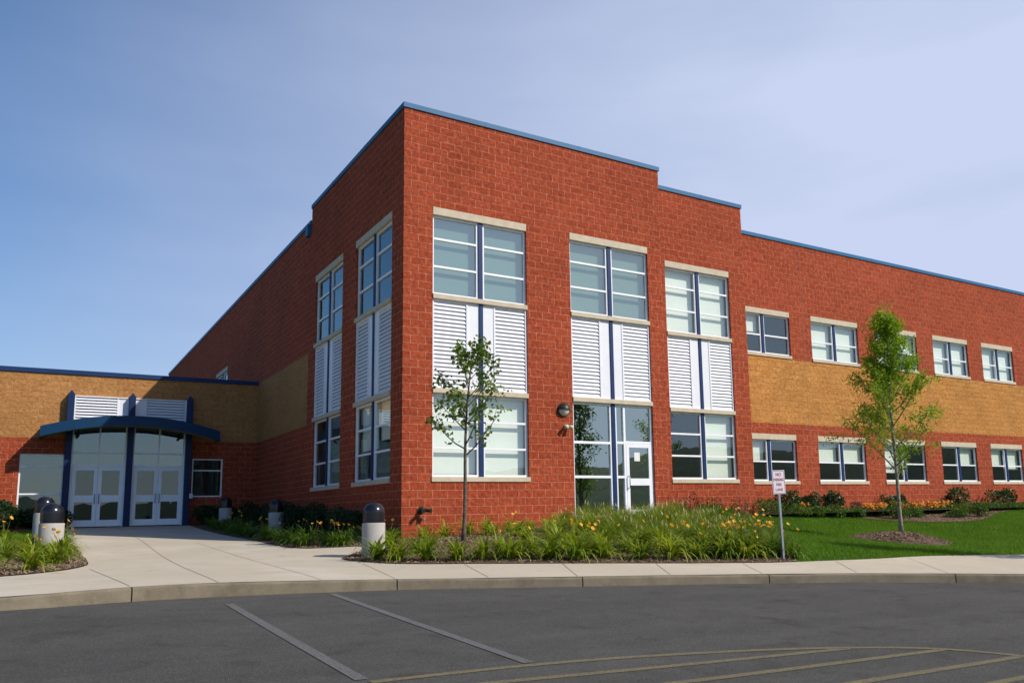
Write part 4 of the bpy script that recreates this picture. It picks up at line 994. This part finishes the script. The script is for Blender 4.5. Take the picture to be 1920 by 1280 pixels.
X, Y = grass_pts(420000, (4.7, 34, -10, 1.2), lawn_poly)
X2 = rng.uniform(-12, -6.75, 26000); Y2 = rng.uniform(2.4, 13, 26000); Y2[:9000] = rng.uniform(-4.2, 3, 9000); X2[:9000] = rng.uniform(-13, -7, 9000); k = ~inside(lbed_poly, X2, Y2) & ((Y2 > 3.1) | (X2 < -9.)); X2, Y2 = X2[k], Y2[k]
X = np.r_[X, X2]; Y = np.r_[Y, Y2]; n = len(X); Z = G(X, Y) - .035
h = rng.uniform(.05, .095, n); a = rng.uniform(0, 6.28, n); w = rng.uniform(.004, .008, n); le = rng.uniform(.2, .9, n) * h; b = rng.uniform(0, 6.28, n)
p = np.stack([X, Y, Z], 1); sd = np.stack([np.cos(a) * w, np.sin(a) * w, 0 * a], 1)
V = np.stack([p - sd, p + sd, p + np.stack([np.cos(b) * le, np.sin(b) * le, h], 1)], 1).reshape(-1, 3)
tag(arrays('grass', V, np.arange(n * 3).reshape(-1, 3), M['grass']), kind='stuff')

for lst in HOLD.values():
    for o, used in lst:
        if not used:
            for c in list(o.children): bpy.data.objects.remove(c)
            bpy.data.objects.remove(o)

# ------------------------------------------------------------------ light
sv = Vector((1., -1.3, 1.3)).normalized()
el = math.asin(sv.z); az = math.atan2(sv.x, sv.y)
ld = bpy.data.lights.new('sun', 'SUN'); ld.energy = 4.5; ld.angle = math.radians(.53); ld.color = (1., .93, .82)
lo = bpy.data.objects.new('sun', ld); COL.objects.link(lo); lo.rotation_euler = sv.to_track_quat('Z', 'Y').to_euler()
wd = bpy.data.worlds.new('World'); S.world = wd; wd.use_nodes = True; nt = wd.node_tree; nt.nodes.clear()
sky = nt.nodes.new('ShaderNodeTexSky'); sky.sky_type = 'NISHITA'; sky.sun_disc = False
sky.sun_elevation = el; sky.sun_rotation = az; sky.air_density = 1.; sky.dust_density = .8; sky.ozone_density = 4.; sky.altitude = 0
bg = nt.nodes.new('ShaderNodeBackground'); bg.inputs[1].default_value = .12
ow = nt.nodes.new('ShaderNodeOutputWorld')
# thin high cloud veil
tc = nt.nodes.new('ShaderNodeTexCoord'); mp = nt.nodes.new('ShaderNodeMapping'); mp.inputs['Scale'].default_value = (1., 1., 4.5)
nt.links.new(tc.outputs['Generated'], mp.inputs[0])
cn = nt.nodes.new('ShaderNodeTexNoise'); cn.inputs['Scale'].default_value = 1.6; cn.inputs['Detail'].default_value = 5; cn.inputs['Roughness'].default_value = .5; nt.links.new(mp.outputs[0], cn.inputs['Vector'])
sp_ = nt.nodes.new('ShaderNodeSeparateXYZ'); nt.links.new(tc.outputs['Generated'], sp_.inputs[0])
band = ramp(nt, sp_.outputs[0], -.18, .74, 0., 1.)                     # the veil thickens towards the east
low = ramp(nt, sp_.outputs[2], .0, .62, .36, .02)                       # and towards the horizon
veil = math_n(nt, 'MINIMUM', math_n(nt, 'MULTIPLY', math_n(nt, 'ADD', math_n(nt, 'MULTIPLY', band, .95), low), ramp(nt, cn.outputs[0], .3, .72, .78, 1.12)), .97)
hs = nt.nodes.new('ShaderNodeHueSaturation'); hs.inputs['Saturation'].default_value = 1.42; hs.inputs['Value'].default_value = .94; nt.links.new(sky.outputs[0], hs.inputs['Color'])
nt.links.new(mixc(nt, veil, hs.outputs[0], (5.0, 5.65, 7.5)), bg.inputs[0]); nt.links.new(bg.outputs[0], ow.inputs[0])

# ------------------------------------------------------------------ camera
yaw, pitch, roll = .5709, .1452, -.0211
cy, sy_, cp, sp = math.cos(yaw), math.sin(yaw), math.cos(pitch), math.sin(pitch)
fwd = Vector((sy_ * cp, cy * cp, sp)); rt = Vector((cy, -sy_, 0)); upv = rt.cross(fwd)
r2 = rt * math.cos(roll) + upv * math.sin(roll); u2 = upv * math.cos(roll) - rt * math.sin(roll)
cd = bpy.data.cameras.new('camera'); co = bpy.data.objects.new('camera', cd); COL.objects.link(co)
mw_ = Matrix((r2, u2, -fwd)).transposed().to_4x4(); mw_.translation = Vector((-7.55, -19.319, .6294)); co.matrix_world = mw_
cd.sensor_width = 36; cd.lens = 1563.97 / 1920 * 36; cd.shift_x = -105.44 / 1920; cd.shift_y = 89.36 / 1920; cd.clip_end = 3000; cd.clip_start = .1
S.camera = co
S.view_settings.view_transform = 'Standard'; S.view_settings.look = 'None'; S.view_settings.exposure = 0; S.view_settings.gamma = 1
S.render.engine = 'CYCLES'; S.cycles.max_bounces = 8; S.cycles.transparent_max_bounces = 16; S.cycles.use_denoising = True
